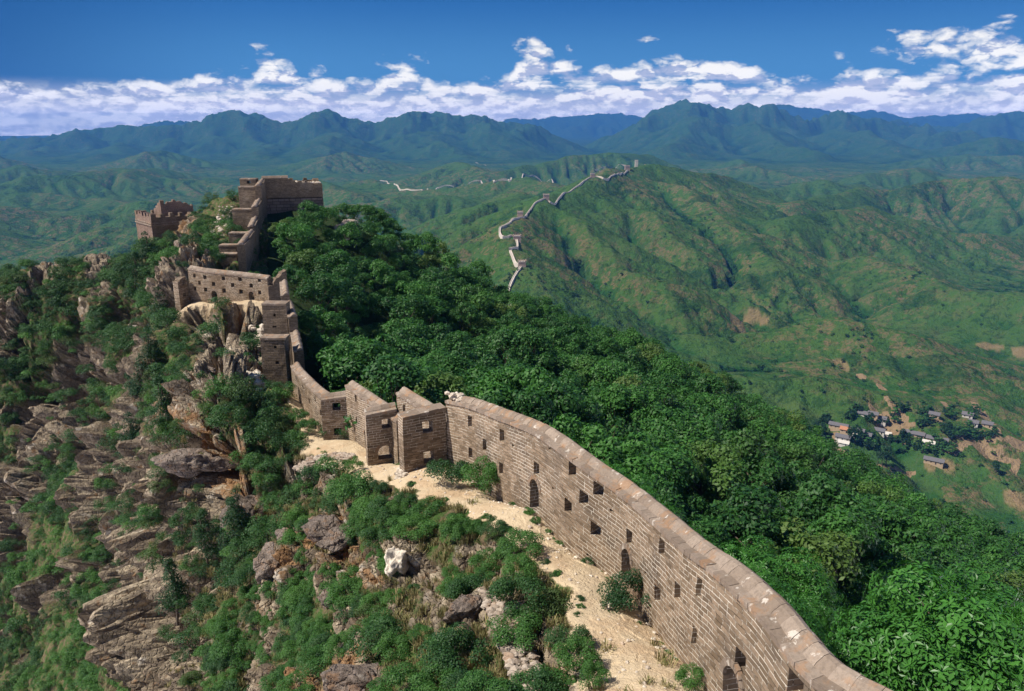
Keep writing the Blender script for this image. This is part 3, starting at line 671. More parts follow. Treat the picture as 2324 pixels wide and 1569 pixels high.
def locate(line, px_, py_, hmax=4.5):
    """(s, h) on the face of a wall line seen at a photo pixel"""
    S_ = np.linspace(0, line.L, 500); P_, _, _ = line.at(S_); Hs = np.linspace(0, hmax, 90)
    x, y = pix(P_[:, None, 0]+0*Hs, P_[:, None, 1]+0*Hs, P_[:, None, 2]+Hs[None])
    k = np.argmin((x-px_)**2+(y-py_)**2); return S_[k//90], Hs[k % 90]
def masonry(name, line, top, thick, holes=(), ds=0.3, dh=0.33, bottom=-1.2, rough=0.012, mat=None, parent=None, seed=0, uvoff=None):
    """upright wall of real thickness; top(s) is the height above the line's z; holes = (s, h, w, hgt, arch)"""
    sb = set(np.round(np.arange(0, line.L, ds), 3)) | {0.0, round(line.L, 3)}; hmax = float(np.max(top(np.linspace(0, line.L, 200))))
    hb = set(np.round(np.arange(bottom, hmax+dh, dh), 3))
    for (s0, h0, w_, g_, arch) in holes:
        sb |= {round(s0-w_/2, 3), round(s0+w_/2, 3)}; hb |= {round(h0-g_/2, 3), round(h0+g_/2, 3)}
        if arch:
            sb |= set(np.round(np.linspace(s0-w_/2, s0+w_/2, 13), 3)); hb |= set(np.round(np.linspace(h0+g_/2-w_*0.62, h0+g_/2, 11), 3))
    def clean(v, eps): 
        v = sorted(v); out = [v[0]]
        for x in v[1:]:
            if x-out[-1] > eps: out.append(x)
        return np.array(out)
    sb = clean([x for x in sb if 0 <= x <= line.L], 0.012); hb = clean(hb, 0.012)
    ns, nh = len(sb), len(hb); P_, T, Nn = line.at(sb)
    sm = (sb[1:]+sb[:-1])/2; hm_ = (hb[1:]+hb[:-1])/2
    tp = top(sb); topc = top(sm)
    fill = hm_[:, None] < topc[None]
    for (s0, h0, w_, g_, arch) in holes:
        ms = np.abs(sm-s0) < w_/2; mh = np.abs(hm_-h0) < g_/2; m = mh[:, None] & ms[None]
        if arch:
            yc = h0+g_/2-w_*0.5; r = np.hypot(sm[None]-s0, np.maximum(hm_[:, None]-yc, 0)/1.0)
            m &= r < w_/2+0.01
        fill &= ~m
    # clamp the top row of filled cells to the real top height
    Hh = np.repeat(hb[:, None], ns, 1)
    Hh = np.minimum(Hh, np.maximum(tp[None], bottom+0.05))
    n_ = vnoise(np.column_stack([np.tile(sb, nh)*1.7+seed, Hh.ravel()*1.7]), seed).reshape(nh, ns)*rough*2
    def pts(off): 
        o = off+n_
        return np.stack([P_[None, :, 0]+Nn[None, :, 0]*o, P_[None, :, 1]+Nn[None, :, 1]*o, P_[None, :, 2]+Hh], -1).reshape(-1, 3)
    Vf_, Vb_ = pts(0.0), pts(thick); uo = np.array([seed*3.7, 0, 0]) if uvoff is None else np.array(uvoff)
    U = np.column_stack([np.tile(sb, nh), Hh.ravel(), np.zeros(nh*ns)])+uo
    idx = np.arange(nh*ns).reshape(nh, ns); J, I = np.nonzero(fill); q = np.stack([idx[J, I], idx[J, I+1], idx[J+1, I+1], idx[J+1, I]], -1)
    VV = [Vf_, Vb_]; UU = [U, U+np.array([0.23, 0, 0])]; FF = [q, q[:, ::-1]+nh*ns]; base = 2*nh*ns
    pad = np.zeros((nh+1, ns+1), bool); pad[1:-1, 1:-1] = fill
    def jamb(a, b, flat):
        nonlocal base
        if not len(a): return
        ua, ub = U[a], U[b]; dv = np.array([0, thick, 0]) if flat else np.array([thick, 0, 0])
        VV.append(np.vstack([Vf_[a], Vf_[b], Vb_[b], Vb_[a]])); UU.append(np.vstack([ua, ub, ub+dv, ua+dv])); m = len(a)
        k = np.arange(m)+base; FF.append(np.stack([k, k+m, k+2*m, k+3*m], -1)); base += 4*m
    for j, i, sgn in ((0, 0, 0),):
        # vertical boundaries
        e = pad[1:-1, :-1] & ~pad[1:-1, 1:]; jj, ii = np.nonzero(e); jamb(idx[jj+1, ii], idx[jj, ii], False)
        e = ~pad[1:-1, :-1] & pad[1:-1, 1:]; jj, ii = np.nonzero(e); jamb(idx[jj, ii], idx[jj+1, ii], False)
        e = pad[:-1, 1:-1] & ~pad[1:, 1:-1]; jj, ii = np.nonzero(e); jamb(idx[jj, ii], idx[jj, ii+1], True)
        e = ~pad[:-1, 1:-1] & pad[1:, 1:-1]; jj, ii = np.nonzero(e); jamb(idx[jj, ii+1], idx[jj, ii], True)
    V = np.vstack(VV); Fq = np.vstack(FF); me = mesh_np(name, V, Fq)
    set_attr(me, 'buv', np.vstack(UU), typ='FLOAT_VECTOR')
    return link(name, me, mat, parent)
class Bag:
    """collects closed pieces with a random shade each"""
    def __init__(s): s.V, s.F, s.R, s.n = [], [], [], 0
    def add(s, V, Fq, r):
        s.V.append(V); s.F.append(np.asarray(Fq)+s.n); s.n += len(V); s.R.append(np.full(len(V), r))
    def prism(s, A_, B_, r):
        """A_, B_: matching end loops (k,3)"""
        k = len(A_); i = np.arange(k); j = (i+1) % k; F_ = [np.stack([i, j, j+k, i+k], -1)]
        for q in range(1, k-1, 2):
            c = [0, q, q+1, min(q+2, k-1)]; F_.append([c[::-1]]); F_.append([[x+k for x in c]])
        s.add(np.vstack([A_, B_]), np.vstack(F_), r)
    def build(s, name, mat, parent=None, smooth=False):
        me = mesh_np(name, np.vstack(s.V), np.vstack(s.F), smooth); me.validate()
        if len(me.vertices) == s.n: set_attr(me, 'rnd', np.concatenate(s.R))
        return link(name, me, mat, parent)
rs = np.random.default_rng(5)
def swept(name, line, top, prof, step, mat, parent, jit=0.005, s0=0, s1=None, skip=0.0, close_gap=0.003):
    """a run of separate slabs with section prof [(across, up)] laid along the wall top"""
    b = Bag(); s1 = line.L if s1 is None else s1; s = s0; prof = np.array(prof)
    while s < s1-0.05:
        e = min(s+step*(0.85+0.3*rs.random()), s1)
        if rs.random() >= skip:
            o = rs.normal(0, jit, 2); k = rs.normal(0, jit, 2); ends = []
            for q, sg in ((s+close_gap, 0), (e-close_gap, 1)):
                P_, T, Nn = line.at(q); tz = float(top(np.array([q]))[0])
                pr = prof+np.array([o[0], o[1]])*1.0+(k if sg else 0)
                ends.append(np.column_stack([P_[0, 0]+Nn[0, 0]*pr[:, 0], P_[0, 1]+Nn[0, 1]*pr[:, 0], P_[0, 2]+tz+pr[:, 1]]))
            b.prism(ends[0], ends[1], rs.random())
        s = e
    return b.build(name, mat, parent)
def empty(name, loc, label, cat, group=None):
    o = bpy.data.objects.new(name, None); COL.objects.link(o); o.location = loc; tag(o, label, cat, group, 'thing'); return o
def reparent(o, root):
    o.parent = root; o.matrix_parent_inverse = Matrix.Translation(-Vector(root.location))
TH = 0.62
COPE = [(0.15, 0.0), (0.22, 0.09), (0.36, 0.20), (0.46, 0.22), (0.58, 0.14), (TH+0.05, 0.0)]
LEDGE = [(-0.05, -0.13), (-0.05, 0.0), (0.20, 0.03), (0.20, -0.13)]
def parapet(name, pts, top, label, holes_px=(), mat='brick', cat='wall', cope=True, ends=None, group=None, c0=0.0, thick=TH, uv=None, rough=0.012, seed=None, wh=(0.42, 0.5), ledge=True, fine=1.0):
    line = Line(pts); mid = line.at(line.L/2)[0][0]
    root = empty(name, tuple(mid), label, cat, group); hs = []
    for hp in holes_px:
        s_, h_ = locate(line, hp[0], hp[1]); w_, g_, arch = (hp[2:] if len(hp) > 2 else (wh[0], wh[1], False))
        if w_/2+0.05 < s_ < line.L-w_/2-0.05: hs.append((s_, h_, w_, g_, arch))
    sd_ = int(abs(mid[0])*7+abs(mid[1])) if seed is None else seed
    o = masonry('masonry', line, top, thick, hs, mat=M[mat], seed=sd_, rough=rough, ds=0.3*fine, dh=0.33*fine); reparent(o, root)
    if ledge: o = swept('ledge_course', line, top, [(a if a < 0.1 else a, b_) for a, b_ in LEDGE] if cope else [(-0.05, -0.12), (-0.05, 0.03), (thick+0.05, 0.03), (thick+0.05, -0.12)], 0.42, M['coping'], None); reparent(o, root)
    if cope:
        o = swept('coping', line, top, COPE, 0.42, M['coping'], None, s0=c0); reparent(o, root)
    # arch surrounds
    ar = [h for h in hs if h[4]]
    for (s0, h0, w_, g_, a_) in ar:
        b = Bag(); yc = h0+g_/2-w_*0.5; n = 9
        for k in range(n):
            a0 = math.pi*k/n+0.02; a1 = math.pi*(k+1)/n-0.02; ring = []
            for a in (a0, a1):
                for r in (w_/2, w_/2+0.17):
                    P_, T, Nn = line.at(s0+r*math.cos(a)); ring.append((P_[0], Nn[0], yc+r*math.sin(a)))
            A_ = []
            for off in (-0.03, 0.05):
                A_.append(np.array([[p[0]+n_[0]*off, p[1]+n_[1]*off, p[2]+h] for p, n_, h in (ring[0], ring[1], ring[3], ring[2])]))
            b.prism(A_[0], A_[1], rs.random()*0.5)
        o = b.build('arch_surround', M['coping'], None); reparent(o, root)
    return root, line
def const(h): return lambda s: np.full(np.shape(s), float(h))
def lin(line_pts, z0, z1, extra=None):
    """top height above the base line, so that the top runs straight from z0 to z1"""
    L_ = Line(line_pts)
    def f(s):
        s = np.asarray(s, float); zb = np.interp(s, L_.d, L_.p[:, 2]); h = z0+(z1-z0)*s/L_.L-zb
        return h+(extra(s) if extra else 0)
    return f
def Z3(zx, zy): return (567.4+zx*0.26855, 794.3+zy*0.26855)
def Z1(zx, zy): return (zx*.36156, 340.4+zy*.36156)
def ragged(amp, cell, seed, bias=0.0):
    """stepped broken top"""
    def f(s):
        s = np.asarray(s, float); k = np.floor(s/cell).astype(np.int64)
        return -np.floor(hsh(k, k*0, k*0, seed)*3.2+bias)*amp
    return f
# --- the long curved parapet
H0 = [(1067,957),(1100,1010),(1139,990),(1067,1028),(1137,1065),(1217,1064),(1297,1068),(1325,1133),(1359,1115),(1290,1150),(1353,1207),(1428,1220),(1503,1245),
      (1492,1350),(1537,1343),(1585,1335),(1575,1447),(1681,1503),(1803,1560)]
H0 = [(x, y, 0.42, 0.5, False) for x, y in H0]+[(1213,1124,0.72,1.25,True),(1421,1283,0.72,1.05,True),(1660,1570,0.72,1.1,True)]
H0 += [(1165,1010,.2,.1,False),(1255,1110,.16,.08,False),(1390,1160,.2,.1,False),(1248,1020,.18,.08,False),(1465,1300,.18,.1,False),(1340,1265,.3,.1,False)]
def top0(s):
    return 3.05+0.0*s-0.45*(1-sst(np.asarray(s, float), 0.0, 0.001))
rootL, lineL = parapet('parapet_wall', L0, const(3.05), 'long curving brown brick parapet with two arched openings and white pointing beside the sandy path', H0, seed=3, fine=0.7, c0=1.0)
# second leaf: raised ruined end
b1 = [at(791,993,45.0), at(905,1050,37.6)]; b1[0][2] = -18.5; b1[1][2] = -17.0
parapet('parapet_wall', b1, lin(b1, -15.0, -14.45), 'short sunlit parapet between the two-windowed jog and the barrier wall with a small arch', [Z3(895,410)+(.3,.42,False), Z3(900,595)+(.3,.42,False), Z3(980,555)+(.3,.42,False), Z3(978,745)+(.5,.95,True)], seed=11)
b2 = [at(906,1045,38.7), at(1012,1046,34.9)]; b2[0][2] = -17.0; b2[1][2] = -15.2
parapet('parapet_wall', b2, lin(b2, -13.3, -13.5), 'short parapet rising behind the barrier wall nearest the long parapet', [Z3(1300,495)+(.25,.4,False)], seed=12)
bm = [atz(660,829,-16.6), atz(668,842.6,-16.5), atz(688,864,-16.3), atz(709.7,885.6,-16.1), atz(733,903,-15.9)]
bm = [np.array([p[0], p[1], p[2]-2.95]) for p in sm_poly(bm, 6)]
parapet('parapet_wall', bm, const(2.95), 'curved orange-stained parapet between the stepped wall and the zigzag', [(677,883,.25,.35,False),(688,879,.25,.35,False),(701.7,911,.3,.4,False),(715,907,.3,.4,False),(728,937,.3,.4,False)], seed=13)
s3 = [at(734,997,45.0), at(792,993,45.2)]; s3[0][2] = s3[1][2] = -18.55
parapet('parapet_wall', s3, lin(s3, -15.95, -15.8), 'brick jog of the parapet with two square windows one above the other', [Z3(730,480)+(.46,.46,False), Z3(741,690)+(.44,.46,False)], seed=14)
s2 = [at(836,1060,37.9), at(905,1054,38.4)]; s2[0][2] = -17.15; s2[1][2] = -17.1
parapet('barrier_wall', s2, lin(s2, -14.25, -14.1), 'free brown barrier wall with a square window above an arched window', [Z3(1155,622)+(.5,.5,False), Z3(1142,868)+(.72,.75,True)], seed=15, cope=True)
s1 = [at(918,1072,33.1), at(1015,1052,34.1)]; s1[0][2] = s1[1][2] = -15.25
parapet('barrier_wall', s1, lin(s1, -12.6, -12.45), 'brick barrier wall with two large square windows joined to the long parapet', [Z3(1503,648)+(.52,.55,False), Z3(1515,905)+(.56,.56,False)], seed=16, cope=False)
# stepped wall above the green saddle
def block(name, x0, x1, yt, yb, Y, label, thick=0.9, mat='brick_grey', holes=(), extra=None, cap=True, Y2=None):
    a, c = at(x0, yb, Y), at(x1, yb, Y if Y2 is None else Y2); zt = at(x0, yt, Y)[2]; c[2] = a[2]
    line = [a, c]
    return parapet(name, line, lin(line, zt, zt, extra), label, holes, mat=mat, cope=False, thick=thick, ledge=cap)
block('barrier_wall', 598, 656, 768, 860, 57, 'lower of the two blocks of the stepped wall above the green saddle', 1.1, holes=[Z1(1740,1335)+(.25,.25,False), Z1(1728,1240)+(.2,.2,False)])
block('barrier_wall', 600, 655, 690, 764, 62.5, 'upper of the two blocks of the stepped wall under the arcaded wall', 1.1, holes=[Z1(1723,1040)+(.2,.2,False), Z1(1723,1110)+(.3,.14,False)])
def ladder(pts, ztop, label, mat='brick_grey', base=-2.0):
    line = [np.array([p[0], p[1], p[2]]) for p in pts]
    return parapet('parapet_wall', line, lin(line, ztop[0], ztop[1]), label, mat=mat, thick=0.7)
def seg(xf, Yf, xn, Yn, zb, zt, label):
    a = at(xf, 700, Yf); c = at(xn, 700, Yn); a[2] = zb; c[2] = zb; ladder([a, c], zt, label)
seg(655, 62, 660, 57.2, -19.3, (-16.2, -16.4), 'lowest of the three gabled parapet steps right of the stepped wall')
seg(646, 66.5, 653, 61.8, -18.5, (-14.7, -14.9), 'middle of the three gabled parapet steps right of the stepped wall')
seg(640, 72, 640, 66.2, -17.5, (-14.0, -14.1), 'topmost of the three gabled parapet steps right of the stepped wall')
# arcaded wall
zb = -16.45
w2 = sm_poly([atz(*Z1(1197,925), zb), atz(*Z1(1300,938), zb), atz(*Z1(1450,948), zb), atz(*Z1(1580,956), zb), atz(*Z1(1690,967), zb)], 8)
hh = [(1220,790),(1285,800),(1402,807),(1507,811),(1628,818),(1703,822),(1252,834),(1340,842),(1460,848),(1576,853),(1668,860),(1225,868),(1290,878),(1406,884),(1513,890),(1630,897)]
parapet('parapet_wall', w2, lin(w2, -13.55, -14.0), 'pale brick wall with rows of square loopholes and two small arches above a sandy terrace', [Z1(*p)+(.38,.4,False) for p in hh]+[Z1(1346,912)+(.62,.9,True), Z1(1579,922)+(.62,.95,True)], seed=21)
w2l = [atz(*Z1(1128,944), zb), atz(*Z1(1194,926), zb)]
parapet('parapet_wall', w2l, lin(w2l, -14.0, -13.5, ragged(0.2, 0.45, 4)), 'shaded ruined return wall at the left end of the arcaded wall', [Z1(1155,832)+(.4,.4,False), Z1(1158,910)+(.4,.35,False)], seed=22, cope=False, ledge=False)
w2r = [atz(*Z1(1692,972), zb), atz(*Z1(1812,952), zb)]; L_=Line(w2r).L
parapet('parapet_wall', w2r, lin(w2r, -14.7, -13.2, lambda s: -0.18*(np.floor(np.asarray(s)*3) % 2)), 'dark stepped-top wall closing the right end of the arcaded wall', [], seed=23, cope=False, ledge=False, mat='brick_grey')
# the stair of blocks climbing to the big tower
for i, (x0, x1, yt, yb, Y, lab) in enumerate([(496.5,541,577,617,85,'lowest dark block of the climbing wall, right beside the bushes above the arcaded wall'),(498,537,557,578,88.5,'second block up the climbing wall, a low one'),
    (521,572,529,560,94,'third block up the climbing wall, wide and low'),(530,579,475,516,100,'fourth block up the climbing wall with pale rubble at its foot'),(544,588,424,470,106.5,'fifth and tallest block of the climbing wall under the top turret'),
    (545,581,406,424,110,'top turret of the climbing wall with one square hole')]):
    block('barrier_wall', x0, x1, yt, yb, Y, lab, 1.2, holes=[Z1(1560,202)+(.45,.4,False)] if i == 5 else ())
def seg2(a, c, zb, zt, label):
    p = np.array([c[0], c[1], zb]); q = np.array([a[0], a[1], zb]); parapet('parapet_wall', [p, q], lin([p, q], *zt), label, mat='brick_grey', thick=0.8)
pa_ = [at(541,600,83.6), at(566,560,92.5), at(574,515,99), at(582,470,105.5), at(590,430,112)]
zt_ = [-12.3, -11.5, -9.9, -7.8]; zg = [-21, -20, -18, -16.5]
for k, nm in enumerate(('first', 'second', 'third', 'fourth')):
    q0 = pa_[k]; q1 = pa_[k+1]; v = (q1-q0)*0.03
    seg2(q0, q1-v*(k < 3), zg[k], (zt_[k]+0.35, zt_[k]), nm+' step from below of the dark shaded parapet climbing to the big tower')
# big ruined tower
c0 = at(600,474,111.8); c1 = at(735,478,114.5); zbt = -15.5; c0[2] = c1[2] = zbt
ux = (c1-c0)/np.linalg.norm(c1-c0); uy = np.array([-ux[1], ux[0], 0]); W_ = np.linalg.norm((c1-c0)[:2]); D_ = 7.0
root = empty('watchtower', tuple((c0+c1)/2), 'large square ruined brick tower crowning the ridge above the forest', 'tower')
def twall(nm, a, c, zt, mat, z0, extra=None, holes=(), thick=0.8, parent=root, seed=0, rough=0.03):
    a = np.array([a[0], a[1], z0]); c = np.array([c[0], c[1], z0]); ln = Line([a, c])
    o = masonry(nm, ln, lin([a, c], zt, zt, extra), thick, holes, mat=M[mat], seed=seed, rough=rough, bottom=0.0, ds=0.25, dh=0.3); reparent(o, parent); return ln
def tx(s):
    s = np.asarray(s, float); return np.where(s < 3.6, 0, np.where(s < 4.4, -0.35, np.where(s < 6.6, -0.55, -0.9)))+0.12*(np.floor(s*2.3) % 2)*(s > 3.6)
twall('stone_base', c0-uy*0.12, c1-uy*0.12, -10.0, 'block', zbt, thick=0.9, seed=31)
twall('front_wall', c0, c1, -7.25, 'brick_grey', -10.0, tx, thick=0.8, seed=32)
for nm, a, c, e in (('side_wall', c1, c1+uy*D_, ragged(.25,.6,8)), ('back_wall', c1+uy*D_, c0+uy*D_, ragged(.25,.7,9)), ('side_wall', c0+uy*D_, c0, None)):
    v = (c-a)/np.linalg.norm(c-a)*0.82; twall(nm, a+v*(nm != 'back_wall'), c-v*(nm != 'back_wall'), -7.6, 'brick_grey', zbt, e, seed=33+len(nm))
fl = Line([c0+uy*0.9+ux*0.2, c1+uy*0.9-ux*0.2])
b = Bag(); a4 = [c0+uy*.85+ux*.2, c1+uy*.85-ux*.2, c1+uy*(D_-.9)-ux*.2, c0+uy*(D_-.9)+ux*.2]
b.prism(np.array([[p[0], p[1], -9.6] for p in a4]), np.array([[p[0], p[1], -9.3] for p in a4]), .5); reparent(b.build('floor', M['rubble']), root)
ln = Line([np.array([*(c0)[:2], -7.25]), np.array([*(c0+ux*3.5)[:2], -7.25])])
reparent(swept('coping', ln, const(0), [(0.0, 0.0), (0.15, 0.3), (0.5, 0.32), (0.85, 0)], 0.4, M['coping'], None), root)
# rock lumps
def lump(c, r, seed, flat=0.7, subdiv=2, rough=0.35):
    """angular stone: icosphere cut by random planes"""
    import bmesh
    bm = bmesh.new(); bmesh.ops.create_icosphere(bm, subdivisions=subdiv, radius=1.0)
    V = np.array([v.co[:] for v in bm.verts]); Fq = np.array([[v.index for v in f.verts] for f in bm.faces]); bm.free()
    g = np.random.default_rng(seed)
    for _ in range(11):
        n = g.normal(size=3); n /= np.linalg.norm(n); d = 0.55+0.3*g.random(); s = V@n; V = V-np.outer(np.maximum(s-d, 0), n)
    V = V*(1+rough*0.4*vnoise(V*1.9+seed, seed)[:, None])
    R_ = np.asarray(r)*np.array([1, 1, flat]) if np.ndim(r) == 0 else np.asarray(r)
    a = g.random()*6.28; ca, sa = math.cos(a), math.sin(a); V = V*R_
    if np.ndim(r) == 0: V = np.column_stack([V[:, 0]*ca-V[:, 1]*sa, V[:, 0]*sa+V[:, 1]*ca, V[:, 2]])
    return V+np.asarray(c), Fq
b = Bag()
for k in range(70):
    s_ = rs.random()*W_*0.55+W_*0.42; p = c0+ux*s_+uy*(0.3+rs.random()*1.2); h = -8.0-0.1*rs.random() if s_ > W_*.6 else -7.85
    V, Fq = lump((p[0], p[1], h), 0.16+0.16*rs.random(), k, subdiv=1); b.add(V, Fq, rs.random())
reparent(b.build('broken_top', M['rubble']), root)
b = Bag()
for k in range(46):
    q = rs.random()*1.15; p, T, Nn = lineL.at(q); c = p[0]+np.array([*(Nn[0]*(0.05+.5*rs.random())), 3.05+.05+.28*rs.random()*(q < .9)]); V, Fq = lump(c, .1+.09*rs.random(), k+300, subdiv=1); b.add(V, Fq, rs.random())
reparent(b.build('broken_end', M['rubble']), rootL)
# left tower
d0 = at(351,566,127); zl0 = -22.5; zlt = at(351,484,127)[2]; dl = np.array([-0.66, 0.75, 0]); dr = np.array([0.75, 0.66, 0]); Ws = 8.0
root = empty('watchtower', (d0[0], d0[1], zl0), 'smaller ruined brick watchtower with a dark cornice on the left shoulder of the ridge', 'tower')
pL = d0+dl*Ws; pR = d0+dr*Ws
lnL = Line([np.array([*pL[:2], zl0]), np.array([*d0[:2], zl0])])
hsl = []
for zx, zy in ((868,535),(893,541),(918,548),(940,558),(962,570)):
    s_, h_ = locate(lnL, *Z1(zx, zy), hmax=9); hsl.append((s_, h_, 0.34, 1.0, False))
cren = lambda s: -0.55*((np.floor(np.asarray(s, float)/0.75) % 2))-0.25*hsh(np.floor(np.asarray(s, float)/0.75).astype(np.int64), 0, 0, 3)
twall('left_wall', pL, d0, zlt, 'brick_far', zl0, cren, hsl, parent=root, seed=41)
twall('right_wall', d0+dr*.01, pR, zlt, 'brick_grey', zl0, lambda s: cren(s)-0.1, parent=root, seed=42)
twall('back_wall', pR+dl*0.8, pR+dl*Ws, zlt-0.4, 'brick_grey', zl0, ragged(.3,.8,5), parent=root, seed=43)
twall('back_wall', pR+dl*Ws, pL, zlt-0.3, 'brick_grey', zl0, ragged(.3,.8,6), parent=root, seed=44)
for a, c, n in ((pL-dl*0-dr*0.10, d0-dr*0.10-dl*0.1, dr), (d0-dl*0.10-dr*0.1, pR-dl*0.10, dl)):
    for zz, e in ((-1.75, 0.0), (-2.1, 0.06)):
        ln = Line([np.array([*a[:2], zlt+zz]), np.array([*c[:2], zlt+zz])]); reparent(swept('cornice', ln, const(0), [(0-e, 0), (0-e, .2), (.2, .2), (.2, 0)], .5, M['coping'], None, jit=.004, close_gap=0.001), root)
b = Bag(); a4 = [d0+dl*.8+dr*.8, d0+dl*.8+dr*(Ws-.9), d0+dl*(Ws-.8)+dr*(Ws-.9), d0+dl*(Ws-.8)+dr*.8]
b.prism(np.array([[p[0], p[1], zlt-1.6] for p in a4])[::-1], np.array([[p[0], p[1], zlt-1.3] for p in a4])[::-1], .5); reparent(b.build('floor', M['rubble_grey']), root)
# ruined house on its roof: two broken walls
q0 = d0+dl*2.2+dr*2.4; q1 = q0+dr*5.2; q2 = q0+dl*3.6
twall('ruined_upper_wall', q0, q1, zlt+1.75, 'brick_far', zlt-1.3, lambda s: -np.abs(np.asarray(s, float)-2.2)*0.35-0.2*(np.floor(np.asarray(s, float)*2) % 2), parent=root, seed=45, thick=.6)
twall('ruined_upper_wall', q2, q0+dl*.02, zlt+1.9, 'brick_far', zlt-1.3, lambda s: -(3.6-np.asarray(s, float))*0.5-0.2*(np.floor(np.asarray(s, float)*2) % 2), parent=root, seed=46, thick=.6)
# ------------------------------------------------------------------ plants
def leaf_mat(name, c_dark, c_light, c_odd=None, rough=0.55):
    mat, t = material(name); r = t.attr('rnd'); oi = t.n('ShaderNodeObjectInfo').outputs['Random']
    pos = t.n('ShaderNodeNewGeometry').outputs['Position']; ir = t.attr('tone')
    big = t.noise(pos, 0.09, 3, 0.6)
    k = t.math('ADD', t.math('MULTIPLY', r, 0.5), t.math('MULTIPLY', t.math('ADD', oi, t.math('MULTIPLY', t.math('SUBTRACT', big, .5), 1.6)), 0.5), clamp=True)
    col = t.mix(k, c_dark, c_light)
    if c_odd: col = t.mix(t.math('MULTIPLY', t.sstep(t.math('FRACT', t.math('MULTIPLY', oi, 7.3)), 0.86, 0.95), 0.6), col, c_odd)
    d = t.n('ShaderNodeBsdfPrincipled', {'Base Color': col, 'Roughness': rough, 'Specular IOR Level': 0.25})
    tr = t.n('ShaderNodeBsdfTranslucent', {'Color': t.mix(1.0, col, (1.2, 1.5, 0.5), 'MULTIPLY')})
    mx = t.n('ShaderNodeMixShader', {0: 0.22, 1: d, 2: tr}); t.n('ShaderNodeOutputMaterial', {0: mx}); return mat
M['leaf'] = leaf_mat('forest_leaves', (0.010, 0.045, 0.012), (0.058, 0.170, 0.028), (0.10, 0.14, 0.03))
M['leaf_near'] = leaf_mat('big_leaves', (0.022, 0.085, 0.016), (0.065, 0.20, 0.03), None, 0.4)
M['leaf_bush'] = leaf_mat('bush_leaves', (0.011, 0.043, 0.013), (0.042, 0.108, 0.024), (0.075, 0.11, 0.03))
M['leaf_bright'] = leaf_mat('bright_leaves', (0.026, 0.088, 0.018), (0.072, 0.168, 0.030), None)
M['leaf_pine'] = leaf_mat('conifer_needles', (0.008, 0.032, 0.010), (0.020, 0.062, 0.016), None)
mat, t = material('bark'); pos = t.n('ShaderNodeNewGeometry').outputs['Position']
pbsdf(t, t.mix(t.noise(pos, 6, 4, .7), (0.05, 0.038, 0.028), (0.13, 0.10, 0.075)), 0.95); M['bark'] = mat
def leaves(centres, dirs, size, rng, asp=0.5, up=0.35):
    """one folded rhombic leaf (two triangles) per point"""
    n = len(centres); a = rng.normal(size=(n, 3)); nrm_ = dirs*0.9+a*0.42+np.array([0, 0, up]); nrm_ /= np.linalg.norm(nrm_, axis=1, keepdims=True)
    b = np.cross(nrm_, rng.normal(size=(n, 3))); b /= np.linalg.norm(b, axis=1, keepdims=True)+1e-9; c = np.cross(nrm_, b)
    L_ = size*(0.6+0.8*rng.random((n, 1))); W_ = L_*asp
    V = np.stack([centres-b*L_*.5, centres+c*W_*.5-nrm_*L_*0.08, centres+b*L_*.5-nrm_*L_*0.12, centres-c*W_*.5-nrm_*L_*0.08], 1)
    return V.reshape(-1, 3)
def crown_mesh(name, seed, n, R_, Hc, size, clumps=16, asp=0.5, spread=0.34, cone=False, base=0.0, whorl=0):
    g = np.random.default_rng(seed)
    if cone:
        hh = g.random(clumps)**0.8; rad = (1-hh)*0.85+0.12; an = g.random(clumps)*6.28
        C = np.column_stack([np.cos(an)*rad*R_*0.75, np.sin(an)*rad*R_*0.75, base+hh*Hc]); cr = (0.20+0.22*(1-hh))*R_*1.6
    else:
        u = g.normal(size=(clumps, 3)); u[:, 2] = np.abs(u[:, 2])*0.9-0.25; u /= np.linalg.norm(u, axis=1, keepdims=True)
        rr_ = 0.5+0.3*g.random((clumps, 1)); C = u*rr_*np.array([R_, R_, Hc*0.55])+np.array([0, 0, base+Hc*0.52]); cr = R_*(spread*(0.7+0.6*g.random(clumps)))
    w_ = cr**2/np.sum(cr**2); who = g.choice(clumps, n, p=w_)
    d = g.normal(size=(n, 3)); d /= np.linalg.norm(d, axis=1, keepdims=True); d[:, 2] = np.where(d[:, 2] < -0.35, -d[:, 2], d[:, 2])
    rad = cr[who][:, None]*(0.55+0.5*g.random((n, 1))**0.6)
    c = C[who]+d*rad*np.array([1, 1, 0.8])
    if whorl:   # rosettes of big leaves
        c = c.reshape(-1, whorl, 3); dd = d.reshape(-1, whorl, 3)[:, 0]; c0_ = c[:, 0]; rs_ = []
        t1 = np.cross(dd, g.normal(size=dd.shape)); t1 /= np.linalg.norm(t1, axis=1, keepdims=True); t2 = np.cross(dd, t1)
        V = []
        for k in range(whorl):
            an = 6.283*k/whorl+0.3*g.random(); b_ = t1*math.cos(an)+t2*math.sin(an); b_ = b_+dd*0.25; b_ /= np.linalg.norm(b_, axis=1, keepdims=True)
            cc_ = np.cross(dd, b_); L_ = size*(0.75+0.5*g.random((len(c0_), 1)))
            V.append(np.stack([c0_+b_*L_*.12, c0_+b_*L_*.62+cc_*L_*asp*.5, c0_+b_*L_*1.05-dd*L_*.15, c0_+b_*L_*.62-cc_*L_*asp*.5], 1))
        V = np.concatenate(V, 1).reshape(-1, 3)
    else: V = leaves(c, d, size, g, asp)
    m = len(V)//4; me = mesh_np(name, V, np.arange(4*m).reshape(m, 4))
    set_attr(me, 'rnd', np.repeat(g.random(m), 4)); return me, C
